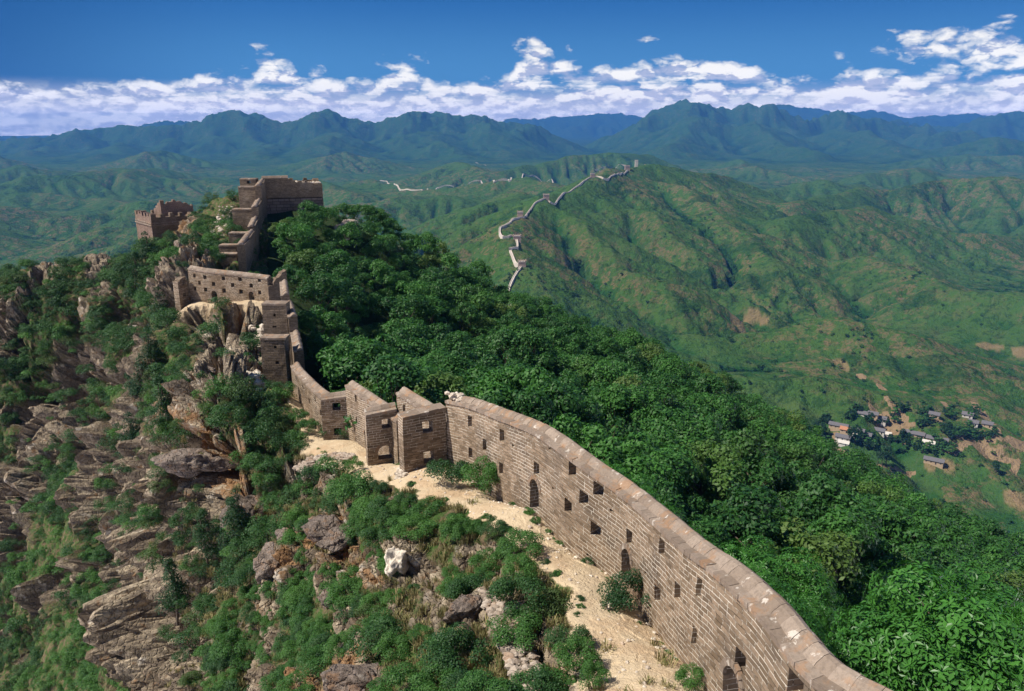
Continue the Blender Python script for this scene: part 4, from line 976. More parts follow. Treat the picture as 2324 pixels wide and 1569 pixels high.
def trunk_mesh(name, seed, h, r, limbs):
    """tapered trunk with limbs to the clumps"""
    g = np.random.default_rng(seed); V = []; Fq = []
    def tube(a, b_, r0, r1, k=5):
        a = np.array(a, float); b_ = np.array(b_, float); ax = (b_-a)/np.linalg.norm(b_-a); p = np.cross(ax, [0.31, 0.77, 0.2]); p /= np.linalg.norm(p); q_ = np.cross(ax, p)
        mid = (a+b_)/2+g.normal(size=3)*np.linalg.norm(b_-a)*0.05; s0 = len(V)
        for c, rr_ in ((a, r0), (mid, (r0+r1)/2), (b_, r1)):
            for i in range(k): V.append(c+rr_*(p*math.cos(6.283*i/k)+q_*math.sin(6.283*i/k)))
        for j in (0, 1):
            for i in range(k): Fq.append((s0+j*k+i, s0+j*k+(i+1) % k, s0+(j+1)*k+(i+1) % k, s0+(j+1)*k+i))
    top_ = np.array([g.normal()*0.05*h, g.normal()*0.05*h, h]); tube((0, 0, -0.6), top_, r, r*0.5, 6)
    for c in limbs: f = 0.35+0.6*g.random(); tube(top_*f, c, r*0.38, r*0.1, 4)
    return mesh_np(name, np.array(V), np.array(Fq), True)
def make_plant(name, crown, trunk, leafm, crown_name='crown', trunk_name='trunk'):
    """prototype meshes only"""
    crown.materials.append(leafm); trunk.materials.append(M['bark']); return (name, crown, trunk, crown_name, trunk_name)
PT = {'tree': [], 'near': [], 'bush': [], 'bbush': [], 'fine': [], 'pine': []}
for k in range(5):
    c, C = crown_mesh('crown', 100+k, 2600, 2.5, 4.9, 0.25, (14, 18, 22, 26, 16)[k], base=0.4, spread=(.36, .3, .27, .25, .33)[k]); PT['tree'].append(make_plant('broadleaf_tree', c, trunk_mesh('trunk', k, 2.6, .14, C[:8]), M['leaf']))
for k in range(3):
    c, C = crown_mesh('crown', 200+k, 11000, 2.3, 4.3, 0.16, 28, asp=0.4, base=0.6, whorl=5); PT['near'].append(make_plant('oak_tree', c, trunk_mesh('trunk', 20+k, 2.6, .12, C[:12]), M['leaf_near']))
for k in range(4):
    c, C = crown_mesh('foliage', 300+k, 1500, 0.95, 1.25, 0.085, 13, base=-0.05, spread=0.36); PT['bush'].append(make_plant('bush', c, trunk_mesh('stem', 30+k, .5, .03, C[:6]), M['leaf_bush'], 'foliage', 'stem'))
for k in range(2):
    c, C = crown_mesh('foliage', 320+k, 1500, 0.95, 1.25, 0.09, 13, base=-0.05, spread=0.36); PT['bbush'].append(make_plant('bush', c, trunk_mesh('stem', 40+k, .5, .03, C[:6]), M['leaf_bright'], 'foliage', 'stem'))
for k in range(3):
    c, C = crown_mesh('foliage', 340+k, 5600, 0.95, 1.2, 0.062, 17, base=-0.05, spread=0.33, asp=.55); PT['fine'].append(make_plant('bush', c, trunk_mesh('stem', 50+k, .5, .02, C[:10]), M['leaf_bright'] if k >= 1 else M['leaf_bush'], 'foliage', 'stem'))
for k in range(2):
    c, C = crown_mesh('crown', 360+k, 3200, 0.95, 3.4, 0.16, 26, base=0.1, cone=True, asp=.3); PT['pine'].append(make_plant('juniper_tree', c, trunk_mesh('trunk', 60+k, 3.0, .08, C[:6]), M['leaf_pine']))
def plant(proto, loc, s, rz, label, cat, group, sz=None, tilt=0.0):
    name, crown, trunk, cn, tn = proto
    r = bpy.data.objects.new(name, None); COL.objects.link(r); r.location = loc; r.rotation_euler = (tilt, 0, rz); r.scale = (s, s, sz or s); tag(r, label, cat, group, 'thing')
    for nm, me in ((cn, crown), (tn, trunk)):
        c = bpy.data.objects.new(nm, me); COL.objects.link(c); c.parent = r
    return r
first_of = {}
def scatter_stuff(name, kinds, items):
    """many plants as one object: instances on points, picking real plants' leaf meshes"""
    n = len(items); me = bpy.data.meshes.new(name); me.vertices.add(n); me.vertices.foreach_set('co', np.array([i[0] for i in items], np.float32).ravel())
    set_attr(me, 'rot', [(i[4], 0, i[2]) for i in items], typ='FLOAT_VECTOR'); set_attr(me, 'scl', [(i[1], i[1], i[3]) for i in items], typ='FLOAT_VECTOR')
    a = me.attributes.new('pick', 'INT', 'POINT'); a.data.foreach_set('value', np.array([i[5] for i in items], np.int32))
    o = link(name, me); ng = bpy.data.node_groups.new(name, 'GeometryNodeTree')
    ng.interface.new_socket('Geometry', in_out='INPUT', socket_type='NodeSocketGeometry'); ng.interface.new_socket('Geometry', in_out='OUTPUT', socket_type='NodeSocketGeometry')
    N_ = ng.nodes; Lk = ng.links.new; gi = N_.new('NodeGroupInput'); go = N_.new('NodeGroupOutput'); ip = N_.new('GeometryNodeInstanceOnPoints'); jn = N_.new('GeometryNodeJoinGeometry')
    for src in reversed(kinds):
        oi = N_.new('GeometryNodeObjectInfo'); oi.transform_space = 'ORIGINAL'; oi.inputs['Object'].default_value = src; oi.inputs['As Instance'].default_value = True; Lk(oi.outputs['Geometry'], jn.inputs[0])
    def na(nm, dt):
        x = N_.new('GeometryNodeInputNamedAttribute'); x.data_type = dt; x.inputs[0].default_value = nm; return x.outputs[0]
    Lk(gi.outputs[0], ip.inputs['Points']); Lk(jn.outputs[0], ip.inputs['Instance']); ip.inputs['Pick Instance'].default_value = True
    Lk(na('pick', 'INT'), ip.inputs['Instance Index']); Lk(na('rot', 'FLOAT_VECTOR'), ip.inputs['Rotation']); Lk(na('scl', 'FLOAT_VECTOR'), ip.inputs['Scale']); Lk(ip.outputs[0], go.inputs[0])
    md = o.modifiers.new('scatter', 'NODES'); md.node_group = ng; tag(o, kind='stuff'); return o
rp = np.random.default_rng(77)
def zone_tree(x, y, Y):
    if Y < 32: return 'big-leaved tree with rosettes of glossy leaves growing right below the long parapet'
    if y < 560: return 'dark green tree on the ridge shoulder in front of the big ruined tower' if x < 900 else 'green tree on the highest stretch of the forest skyline right of the big tower'
    if x < 760: return 'green tree in the shade beside the stepped wall and climbing parapet'
    if x < 1020 and y > 700: return 'green tree of the wood directly behind the zigzag of short walls'
    if Y > 108: return 'tree standing on the forest skyline against the far green valley'
    if y < 820: return 'green tree in the upper middle of the wood below the big ruined tower'
    if x < 1600: return 'bright green tree in the wood just outside the long curved parapet'
    return 'tree on the lower right wooded spur above the village valley'
# forest: jittered grid on the slope outside the walls
cand = []
for iy in range(0, 60):
    for ix in range(0, 75):
        X_ = -42+ix*2.8+rp.random()*2.4+(iy % 2)*1.2; Y_ = 9+iy*2.8+rp.random()*2.4
        wx = np.interp(Y_, wl[:, 1], wl[:, 0])
        if X_ < wx+(2.3 if Y_ < 60 else 1.5)+1.0*rp.random() or math.hypot(X_, Y_) > 172 or Y_ < 9: continue
        if Y_ > 108 and X_ < -24.5: continue
        z = float(surf(X_, Y_)[0]); x, y = pix(X_, Y_, z+3)
        if not (-120 < x < 2480 and 350 < y < 1800): continue
        near_ = Y_ < 36; s = (0.62+0.85*rp.random()**1.4)*(0.8 if near_ else 1)*(0.8 if X_ < wx+4 else 1.0)
        s *= np.interp(Y_, [20, 60, 100, 125], [0.85, 0.95, 0.9, 0.75])*(0.74 if (Y_ > 95 and X_ < -14) else 1)
        cand.append((X_, Y_, z, s, rp.random()*6.28, near_, float(x), float(y)))
# special tall near trees in the right corner
for (x, y, Y_, s) in ((2235,1165,24,1.0),(2200,1230,22,1.0),(2330,1200,21,1.0),(1780,1150,33,1.0),(1500,975,46,1.0)):
    p = at(x, y, Y_); z = float(surf(p[0], p[1])[0]); s = max(.7, (p[2]-z-.4)/5.3); cand.append((p[0], p[1], z, min(s, 2.2), rp.random()*6, Y_ < 36, x, y))
def size_px(c): return c[3]/math.hypot(c[0], c[1])
vis = [c for c in cand if -40 < c[6] < 2364 and c[7] < 1650]; vis.sort(key=size_px, reverse=True)
hid = [c for c in cand if not (-40 < c[6] < 2364 and c[7] < 1650)]
def tree_item(c):
    kind = 'near' if c[5] else 'tree'; k = int(rp.integers(len(PT[kind]))); return kind, k
src = []
indiv = vis[:292]; rest = vis[292:]+hid
fo = {}
for c in indiv:
    kind, k = tree_item(c); lab = zone_tree(c[6], c[7], c[1])
    o = plant(PT[kind][k], (c[0], c[1], c[2]-0.25), c[3], c[4], lab, 'tree', 'trees of the wood outside the wall', c[3]*(0.85+0.3*rp.random()), rp.normal()*0.06)
    if (kind, k) not in fo: fo[(kind, k)] = o.children[0] if False else None
crowns = {}
for o in COL.objects:
    if o.parent and o.data is not None:
        for kd, L_ in PT.items():
            for k, p in enumerate(L_):
                if o.data == p[1] and (kd, k) not in crowns: crowns[(kd, k)] = o
tk = [crowns[('tree', k)] for k in range(len(PT['tree'])) if ('tree', k) in crowns]
scatter_stuff('forest', tk, [((c[0], c[1], c[2]-0.25), c[3], c[4], c[3]*(0.85+0.3*rp.random()), rp.normal()*0.06, int(rp.integers(len(tk)))) for c in rest])
print('trees', len(indiv), len(rest))
# shrubs on the rocky side
def zone_bush(x, y, Y):
    if Y < 24: return 'leafy shrub on the near rocks between the sandy path and the bottom of the picture' if x < 1250 else 'leafy shrub at the very edge of the sandy path beside the pale rock wall'
    if x > 900 and y > 1080: return 'small green shrub on the broken ground left of the sandy path'
    if x > 640 and y > 1080: return 'green shrub around the orange rock shelves below the rubble wall'
    if x > 400 and 820 < y <= 1080: return 'bushy green shrub on the saddle below the stepped wall'
    if x > 380 and y <= 820 and Y > 76: return 'green shrub on the rocky crest between the two towers'
    if x > 380 and y <= 820: return 'green shrub among the boulders below the arcaded wall'
    if x > 330: return 'dark shrub clinging to the cracked rock buttress in the lower left'
    if y < 700: return 'shrub on the flat left shoulder of the cliff under the smaller watchtower'
    if y < 1000: return 'dark shrub growing on the steep left cliff face'
    return 'bright green shrub on the deep gully slope in the lower left corner'
bc = []
def add_bush_grid(step, y0, y1, smin, smax, dens):
    Y_ = y0
    while Y_ < y1:
        xw = np.interp(Y_, wl[:, 1], wl[:, 0]); n = int((xw+0.9*Y_+8)/step)
        for k in range(max(n, 0)):
            X_ = xw-0.8-k*step-rp.random()*step; yy = Y_+rp.random()*step
            z = float(surf(X_, yy)[0]); x, y = pix(X_, yy, z)
            if not (-60 < x < 1700 and 430 < y < 1700): continue
            a_ = [np.array([v]) for v in (X_, yy, z)]
            g_ = cover(*a_, 'g')[0]; m_ = cover(*a_, 'm')[0]; b_ = cover(*a_, 'b')[0]; r_ = cover(*a_, 'ro')[0]; s_ = cover(*a_, 's')[0]
            pm_ = path_mask(a_[0], a_[1])[0]
            p_ = (g_*0.9+b_*1.0+m_*0.22+r_*0.03+s_*0.16)*dens
            if pm_ > 0.3 or rp.random() > p_: continue
            s = smin+(smax-smin)*rp.random()**1.6
            if s_ > 0.5: s *= 0.6
            bc.append((X_, yy, z, s, rp.random()*6.28, b_ > 0.4 or rp.random() < 0.22, float(x), float(y)))
        Y_ += step
add_bush_grid(0.75, 9, 30, 0.3, 1.0, 0.68)
add_bush_grid(1.0, 30, 62, 0.5, 1.35, 0.85)
add_bush_grid(1.5, 62, 105, 0.8, 1.8, 0.85); add_bush_grid(1.6, 88, 132, 0.6, 1.5, 0.9)
for k in range(75):      # weeds along the wall foot and on the path edges
    if k < 45: q_ = L0[int(rp.random()*(len(L0)-20))]; X_, yy = q_[0]-0.2-0.35*rp.random()**2, q_[1]
    else: i_ = int(rp.random()*len(PATHC)*.7); q_ = PATHC[i_]; X_, yy = q_[0]-PATHW[i_]*(0.8+.3*rp.random()), q_[1]
    z = float(surf(X_, yy)[0]); x, y = pix(X_, yy, z); s = .1+.16*rp.random()
    bc.append((X_, yy, z, s, rp.random()*6, True, float(x), float(y)))
KEY = [(1022,1102,1.35,'feathery bush at the foot of the long parapet beside the barrier wall','fine'),(1098,1128,1.35,'dense round bush at the foot of the long parapet left of the first arch','fine'),(1035,1050,0.8,'pale airy shrub growing up against the far end of the long parapet','fine'),
 (1432,1395,1.15,'bright rounded bush covering the foot of the second arch','fine'),(1296,1237,0.28,'tiny green tuft at the wall foot between the two arches','fine'),(1566,1560,0.5,'small bush at the wall foot near the bottom edge','fine'),
 (1232,1385,1.0,'large green bush overhanging the left edge of the sandy path','fine'),(1180,1345,0.8,'light green shrub beside the large bush on the left path edge','fine'),(1040,1225,0.85,'bright shrub on the broken ground below the barrier wall','fine'),(1120,1215,0.7,'wide light green shrub left of the sandy path above the pale rocks','fine'),
 (1150,1240,0.45,'small shrub right at the left edge of the sandy path','fine'),(1310,1530,0.8,'tall feathery shrub at the bottom between the pale rock wall and the path','fine'),(1290,1480,0.8,'airy shrub on top of the pale rock wall','fine'),(1345,1569,0.55,'low bright shrub at the bottom of the path edge','fine'),
 (800,1075,0.75,'pale green shrub below the jog of the parapet','fine'),(815,1120,0.7,'green shrub on the rubble slope under the zigzag walls','fine'),(700,985,1.0,'green bush leaning on the curved parapet beside the trail','fine'),(680,960,0.9,'dark bush between the trail and the curved parapet','fine'),
(925,1160,0.7,'tall narrow shrub standing beside the pointed rock','fine'),(650,880,1.0,'dark bush at the foot of the stepped wall','fine'),(620,960,1.6,'large round bush on the saddle beside the trail','bush'),
 (560,930,1.7,'broad yellow-green bush in the middle of the saddle','bush'),(600,1010,1.6,'large dark bush overhanging the orange rock','bush'),(500,900,1.5,'bright green bush at the top of the saddle','bbush')]
kk = 0
for x, y, s, lab, kd in KEY:
    p = hit(x, y)
    if p is None: print('miss', x, y); continue
    z = float(surf(p[0], p[1])[0]); plant(PT[kd][kk % len(PT[kd])], (p[0], p[1], z-0.05), s*.8, rp.random()*6.28, lab, 'bush', None, s*.8*(1.0+0.3*rp.random())); kk += 1
for x, y, s in ((395,1360,1.0),(330,900,1.3),(372,960,1.2),(350,860,1.1),(312,640,1.6),(335,590,1.4),(455,590,1.5),(370,740,1.3),(305,940,1.1),(540,1220,.9),(460,1180,.8),(300,1000,1.2),(520,1100,.7),(505,1150,.7)):
    p = hit(x, y)
    if p is not None: plant(PT['pine'][kk % 2], (p[0], p[1], float(surf(p[0], p[1])[0])-0.1), s, rp.random()*6.28, 'dark upright juniper rooted in the cliff rocks left of the walls', 'tree', 'junipers on the cliff', s*1.0); kk += 1
for _ in range(5200):     # shrubs rooted on the steep faces too
    x, y = rp.random()*900, 575+rp.random()*1000; j_, i_ = min(int((y-560)/40), 24), min(int(x/40), 38)
    ch = MC[j_, i_]
    if rp.random() > {'g': 0.5, 'm': 0.2, 'r': 0.035, 'b': 0.8, 's': .1, 'o': .02}.get(ch, 0.0): continue
    Ys = np.linspace(22, 125, 260); u_ = (x-CX)/F; v_ = (CY-y)/F; t_ = Ys/(CT+v_*ST)
    hz = surf(u_*t_, Ys); k_ = np.nonzero((-ST+v_*CT)*t_ <= hz)[0]
    if not len(k_): continue
    k_ = k_[0]; X_, yy, z = u_*t_[k_], Ys[k_], (-ST+v_*CT)*t_[k_]
    if X_ > np.interp(yy, wl[:, 1], wl[:, 0])-1.0: continue
    if path_mask(np.array([X_]), np.array([yy]))[0] > .2: continue
    s = (0.35+0.75*rp.random()**1.5)*np.interp(yy, [25, 60, 100], [0.7, 1.05, 1.5])
    bc.append((X_, yy, z-0.1, s, rp.random()*6.28, ch == 'b' or rp.random() < .2, x, y))
bc = [c for c in bc if not (492 < c[6] < 560 and 425 < c[7] < 570 and rp.random() < .75)]
bc.sort(key=size_px, reverse=True)
seen = [c for c in bc if -20 < c[6] < 2330 and c[7] < 1600]; other = [c for c in bc if not (-20 < c[6] < 2330 and c[7] < 1600)]
for c in seen[:270]:
    kd = 'fine' if c[1] < 34 else ('bbush' if c[5] else 'bush')
    plant(PT[kd][int(rp.integers(len(PT[kd])))], (c[0], c[1], c[2]-0.1), c[3], c[4], zone_bush(c[6], c[7], c[1]), 'bush', 'shrubs on the rocky slope', c[3]*(0.7+0.4*rp.random()))
for o in COL.objects:
    if o.parent and o.data is not None:
        for kd, L_ in PT.items():
            for k, p in enumerate(L_):
                if o.data == p[1] and (kd, k) not in crowns: crowns[(kd, k)] = o
bk = [crowns[q] for q in [('fine', 0), ('fine', 1), ('fine', 2), ('bush', 0), ('bush', 1), ('bush', 2), ('bush', 3), ('bbush', 0), ('bbush', 1)] if q in crowns]
nf_ = sum(1 for q in [('fine', 0), ('fine', 1), ('fine', 2)] if q in crowns); nb_ = sum(1 for q in range(4) if ('bush', q) in crowns)
items = []
for c in seen[270:]+other:
    if c[1] < 34: pk = int(rp.integers(nf_))
    elif c[5] and len(bk) > nf_+nb_: pk = nf_+nb_+int(rp.integers(len(bk)-nf_-nb_))
    else: pk = nf_+int(rp.integers(nb_))
    items.append(((c[0], c[1], c[2]-0.1), c[3], c[4], c[3]*(0.7+0.4*rp.random()), 0.0, pk))
scatter_stuff('undergrowth', bk, items)
print('shrubs', len(seen), len(other))

# dry and green grass tufts on the near slope
mat, t = material('dry_grass_blades'); r = t.attr('rnd'); pbsdf(t, t.mix(r, (0.10, 0.12, 0.035), (0.34, 0.27, 0.13)), .8); M['grass'] = mat
g = np.random.default_rng(4); nb = 70; root_ = g.normal(size=(nb, 2))*.07; d_ = g.normal(size=(nb, 2))*.13; hh_ = .16+.22*g.random(nb); wv = np.column_stack([-d_[:, 1], d_[:, 0], 0*hh_]); wv /= np.linalg.norm(wv, axis=1, keepdims=True); wv *= .007
b0_ = np.column_stack([root_, 0*hh_-.03]); b1_ = np.column_stack([root_+d_*.4, hh_*.65]); b2_ = np.column_stack([root_+d_*1.2, hh_])
V = np.stack([b0_-wv, b0_+wv, b1_+wv*.8, b1_-wv*.8, b2_], 1).reshape(-1, 3); k5 = np.arange(nb)*5
me = mesh_np('grass_tuft', V, np.vstack([np.stack([k5, k5+1, k5+2, k5+3], -1), np.stack([k5+3, k5+2, k5+4, k5+4], -1)])); me.validate(); set_attr(me, 'rnd', np.repeat(g.random(nb), 5)) if len(me.vertices) == nb*5 else None
p = hit(1500, 1440); gt = link('grass_tuft', me, M['grass']); gt.location = (p[0], p[1], float(surf(p[0], p[1])[0])); gt.scale = (1.3, 1.3, 1.3); tag(gt, 'single dry grass tuft at the wall foot right of the bush under the second arch', 'grass tuft', None, 'thing')
it = []
for _ in range(9000):
    Y_ = 9+g.random()**1.2*45; xw = np.interp(Y_, wl[:, 1], wl[:, 0]); X_ = xw-.3-g.random()*(Y_*.75+4); z = float(surf(X_, Y_)[0]); x, y = pix(X_, Y_, z)
    if not (200 < x < 1800 and y < 1650): continue
    a_ = [np.array([v]) for v in (X_, Y_, z)]; pm_ = path_mask(a_[0], a_[1])[0]
    if g.random() < (cover(*a_, 's')[0]*1.0+cover(*a_, 'gm')[0]*.6+cover(*a_, 'ro')[0]*.18)*(1 if pm_ < .25 else .05): it.append(((X_, Y_, z), .6+1.1*g.random(), g.random()*6.28, .5+.9*g.random(), 0.0, 0))
scatter_stuff('grass', [gt], it); print('tufts', len(it))
# ------------------------------------------------------------------ loose rocks and rubble
def boulder(x, y, r, label, seed, mat='boulder', lift=0.2, dims=None, subdiv=5):
    p = hit(x, y)
    if p is None: return
    z = float(surf(p[0], p[1])[0]); dims = dims or (r, r*0.85, r*0.75)
    V, Fq = lump((0, 0, 0), np.array(dims), seed, subdiv=subdiv, rough=0.5); n = V/np.linalg.norm(V, axis=1, keepdims=True)
    V = V+n*(fbm(V/r*3.2+seed, 3, seed+5, .6, True)*.10*r)[:, None]
    V = V+n*(fbm(V/r*1.1+seed, 4, seed)*0.30*r+np.abs(vnoise(V/r*3+seed, seed))[:, None][:, 0]*-0.1*r)[:, None]
    V = V+n*(np.floor(V[:, 2]/r*5+vnoise(V/r*1.3, 3)*1.5) % 2*0.05*r)[:, None]
    me = mesh_np('boulder', V, Fq, True); set_attr(me, 'rnd', np.full(len(V), (seed*0.37) % 1)); o = link('boulder', me, M[mat]); o.location = (p[0], p[1], z+r*lift); o.rotation_euler = (0.2*math.sin(seed), 0.2*math.cos(seed*2), seed); tag(o, label, 'rock', None, 'thing')
for a in [(1052,1400,0.62,'rounded boulder spotted with orange lichen beside the pale rock wall',1),(900,1300,0.75,'pointed rock with a white face on the near slope',2,'rubble',.3,(.35,.5,.8)),
 (925,1170,0.5,'upright brown pillar of rock at the edge of the trodden saddle',4,'boulder',.4,(.28,.3,.75)),(620,1290,1.15,'big overhanging rock with a cracked face above the lower shrubs',5,'boulder',.2,(1.0,1.0,1.25)),(745,1200,1.0,'rust orange layered rock below the rubble wall',6,'boulder',.1,(1.2,.8,.6)),
 (770,1240,0.8,'second rust orange rock just below the first layered one',7,'boulder',.2,(1.0,.6,.5)),(745,1370,0.55,'brown rock ledge between the dark shrubs',8),(830,1550,0.9,'brown rock at the bottom edge left of the big dark bushes',9,'boulder',0,(1.3,.8,.5)),
 (520,745,1.7,'large rounded boulder below the sandy terrace',10,'boulder',.3),(480,800,1.1,'pair-like split boulder in the shrubs left of the stepped wall',11),(470,830,0.8,'low grey boulder under the split one',12),(440,1030,1.8,'broad orange-brown rock table on the saddle',13,'boulder',0,(2.4,1.4,.7)),
 (540,1075,1.5,'orange-brown overhanging rock above the shaded gully',14,'boulder',.1,(1.7,1.1,.7)),(380,620,1.9,'tall rock spire beside the ruined end of the arcaded wall',15,'boulder',.5,(1.2,1.2,2.6)),(410,560,1.8,'leaning rock on the crest right of the smaller tower',16,'boulder',.4,(1.2,1.2,2.0)),
 (85,590,1.6,'flat-topped tan rock at the left end of the shoulder',17,'rubble_grey',.3,(2.2,1.4,1.0)),(180,590,1.5,'pale white rock on the flat shoulder',18,'rubble',.1,(2.2,1.3,.6)),(265,585,0.9,'small pale block on the skyline of the left shoulder',19,'rubble',.3),(785,540,1.6,'pale rock outcrop showing through the wood below the big tower',20,'rubble_grey',.6,(2.4,1.2,1.6)),
 (645,1220,.5,'small grey rock above the overhanging one',21),(745,1065,.4,'white loose stone near the rubble wall',22,'rubble')]: boulder(*a)
def rubble_wall(name, label, top_px, drop, depth, n, size, mat='rubble', seed=0, lean=0.35):
    g = np.random.default_rng(seed); P0 = [hit(*p) for p in top_px]; P0 = Line([p for p in P0 if p is not None]); b = Bag()
    for k in range(n):
        q = g.random()*P0.L; p, T, Nn = P0.at(q); f = g.random(); w = g.random()
        c = p[0].copy()
        if w < 0.72: c[:2] += -Nn[0]*(-f*drop*lean-0.1) ; c[2] += 0.15-f*drop
        else: c[:2] += -Nn[0]*g.random()*depth; c[2] += 0.12
        if w >= 0.72: c[2] = max(c[2], float(surf(c[0], c[1])[0]))
        s = size*(0.5+0.9*g.random()); V, Fq = lump(c, np.array([s*(.8+.5*g.random()), s*.7, s*(.55+.4*g.random())]), int(seed*1000+k), subdiv=1); b.add(V, Fq, g.random())
    o = b.build(name, M[mat]); tag(o, label, 'rubble wall', None, 'thing')
rubble_wall('rubble_wall', 'pale ruined wall of stacked stones at the bottom between the shrubs and the sandy path', [(1128,1350),(1150,1390),(1175,1450),(1205,1520),(1228,1590)], 1.4, 0.55, 600, 0.14, 'rubble_grey', 3)
rubble_wall('rubble_wall', 'grey tumbled stone retaining wall under the jog of the parapet', [(795,1045),(760,1040),(715,1050),(680,1075)], 1.9, 0.5, 560, 0.18, 'rubble_grey', 4)
rubble_wall('rubble_heap', 'heap of white broken masonry left of the stepped wall', [(600,842),(585,850),(572,862)], 1.0, 0.8, 130, 0.3, 'rubble', 5)
rubble_wall('rubble_heap', 'pale rubble strewn down the steps left of the climbing wall', [(528,440),(522,470),(516,500),(505,540)], 0.6, 1.4, 170, 0.33, 'rubble', 6)
rubble_wall('rubble_heap', 'scatter of white stones below the corner of the barrier wall nearest the path', [(922,1078),(900,1086)], 0.4, 0.6, 150, 0.13, 'rubble', 7)
rubble_wall('rubble_heap', 'broken stone steps beside the upper block of the stepped wall', [(592,740),(588,765),(584,790)], 0.8, 0.9, 90, 0.3, 'rubble', 8)
b = Bag(); g = np.random.default_rng(21)
for k in range(900):     # loose stones of the trodden path and the wall foot
    if k < 620: i_ = int(g.random()**.8*len(PATHC)*.62); q_ = PATHC[i_]; X_, yy = q_[0]+PATHW[i_]*g.normal()*.6, q_[1]+g.normal()*.2
    else: q_ = L0[int(g.random()*(len(L0)-25))]; X_, yy = q_[0]-0.12-abs(g.normal())*.22, q_[1]
    if X_ > np.interp(yy, L0[::-1, 1], L0[::-1, 0])-.05: continue
    z = float(surf(X_, yy)[0]); r_ = .025+.075*g.random()**3; V, Fq = lump((X_, yy, z+r_*.2), r_, k, subdiv=1); b.add(V, Fq, g.random())
tag(b.build('gravel', M['rubble']), kind='stuff')
# ------------------------------------------------------------------ the wall on the far mountain
mat, t = material('far_wall_stone'); M['farwall'] = mat; pos = t.n('ShaderNodeNewGeometry').outputs['Position']
pbsdf(t, t.mix(t.noise(pos, .08, 4, .6), (0.42, 0.36, 0.30), (0.60, 0.53, 0.45)), 1.0)
mat, t = material('far_tower_brick'); M['fartower'] = mat; pos = t.n('ShaderNodeNewGeometry').outputs['Position']
pbsdf(t, t.mix(t.noise(pos, .3, 4, .6), (0.27, 0.19, 0.14), (0.36, 0.27, 0.21)), 1.0)
def Z8(zx, zy): return (794.3+zx*.3174, 312.1+zy*.3174)
def far_wall(pts, label, w_=2.2, h_=2.3, ridge=None, group='stretches of the wall on the far hills'):
    P0 = []
    if ridge is None:
        d_ = np.r_[0, np.cumsum([math.hypot(b_[0]-a[0], b_[1]-a[1]) for a, b_ in zip(pts[:-1], pts[1:])])]; q_ = np.arange(0, d_[-1], 9.0)
        pts = list(zip(np.interp(q_, d_, [a[0] for a in pts]), np.interp(q_, d_, [a[1] for a in pts])))
    for zx, zy in pts:
        x, y = Z8(zx, zy)
        if ridge is not None:
            xs, Ys = ridge; order_ = np.argsort([abs(a[1]-y)+abs(a[0]-x) for a in ridge[0]])
            Y_ = float(np.interp(y, [a[1] for a in xs][::-1], [b_ for b_ in Ys][::-1])); p = at(x, y, Y_); p[2] = H_far(p[:1], p[1:2])[0]
        else: p = hitfar(x, y)
        if p is not None: P0.append(p)
    if len(P0) < 2: return []
    if ridge is None:
        yy_ = np.array([p[1] for p in P0]); md = np.array([np.median(yy_[max(0, i-9):i+10]) for i in range(len(yy_))]); kk_ = np.ones(9)/9; md = np.convolve(np.pad(md, 4, mode='edge'), kk_, 'valid')
        P0 = [np.array([p[0]*m_/p[1], m_, 0.0]) for p, m_ in zip(P0, md)][::2]
    L_ = Line(sm_poly(P0, 5)) if len(P0) > 2 else Line(P0); S_ = np.arange(0, L_.L, 12.0); p, T, Nn = L_.at(S_)
    z = H_far(p[:, 0], p[:, 1]); z = np.convolve(np.pad(z, 1, mode='edge'), [.25, .5, .25], 'valid')
    V = []; 
    for k, (off, up) in enumerate(((-w_/2, -6), (-w_/2, h_+.9), (-w_/2+.6, h_+.9), (-w_/2+.6, h_), (w_/2-.6, h_), (w_/2-.6, h_+.9), (w_/2, h_+.9), (w_/2, -6))):
        V.append(np.column_stack([p[:, 0]+Nn[:, 0]*off, p[:, 1]+Nn[:, 1]*off, z+up]))
    V = np.stack(V, 1).reshape(-1, 3); n = len(S_); Fq = []
    for i in range(n-1):
        for k in range(7): Fq.append((i*8+k, i*8+k+1, (i+1)*8+k+1, (i+1)*8+k))
    root_ = link('distant_wall', mesh_np('distant_wall', V, np.array(Fq)), M['farwall']); tag(root_, label, 'wall', group, 'thing'); return P0
RX = [((1155,635),940),((1158,620),965),((1180,585),1050),((1160,545),1120),((1155,530),1190),((1135,515),1230),((1180,490),1330),((1240,440),1560),((1340,396),1860),((1420,374),2120),((1445,367),2200)]
RX = ([a[0] for a in RX], [a[1] for a in RX])
far_wall([(1140,1020),(1155,1000),(1130,960),(1135,930),(1160,905),(1228,855),(1190,835),(1165,790),(1140,735)], 'lowest white S-shaped stretch of the far wall, coming out of the forest edge', 2.9, 2.7, ridge=RX)
far_wall([(1140,735),(1190,722),(1195,700),(1165,668),(1120,690),(1085,680),(1070,640),(1080,615),(1145,600),(1180,570),(1215,555),(1250,550)], 'white hairpin stretch of the far wall halfway up the mountain spur', 2.9, 2.7, ridge=RX)
far_wall([(1250,550),(1275,515),(1320,455),(1400,405)], 'grey stretch of the far wall climbing straight up the spur', ridge=RX)
far_wall([(1400,405),(1460,405),(1540,350),(1640,310),(1735,260),(1835,265),(1900,240),(1985,200)], 'long dark stretch of the far wall along the crest to the summit towers', ridge=RX)
far_wall([(1735,245),(1795,225),(1900,214),(1985,195)], 'upper branch of the far wall just under the summit', 3, 3)
far_wall([(215,300),(300,325),(320,355),(380,378),(480,385),(620,365),(760,340)], 'faint pinkish wall looping over the hills left of the far mountain', 4.5, 3.5)
far_wall([(850,310),(950,318),(1090,325),(1200,285),(1290,270),(1380,300),(1500,335)], 'faint wall joining the far mountain from the left hills', 4.5, 3.5)
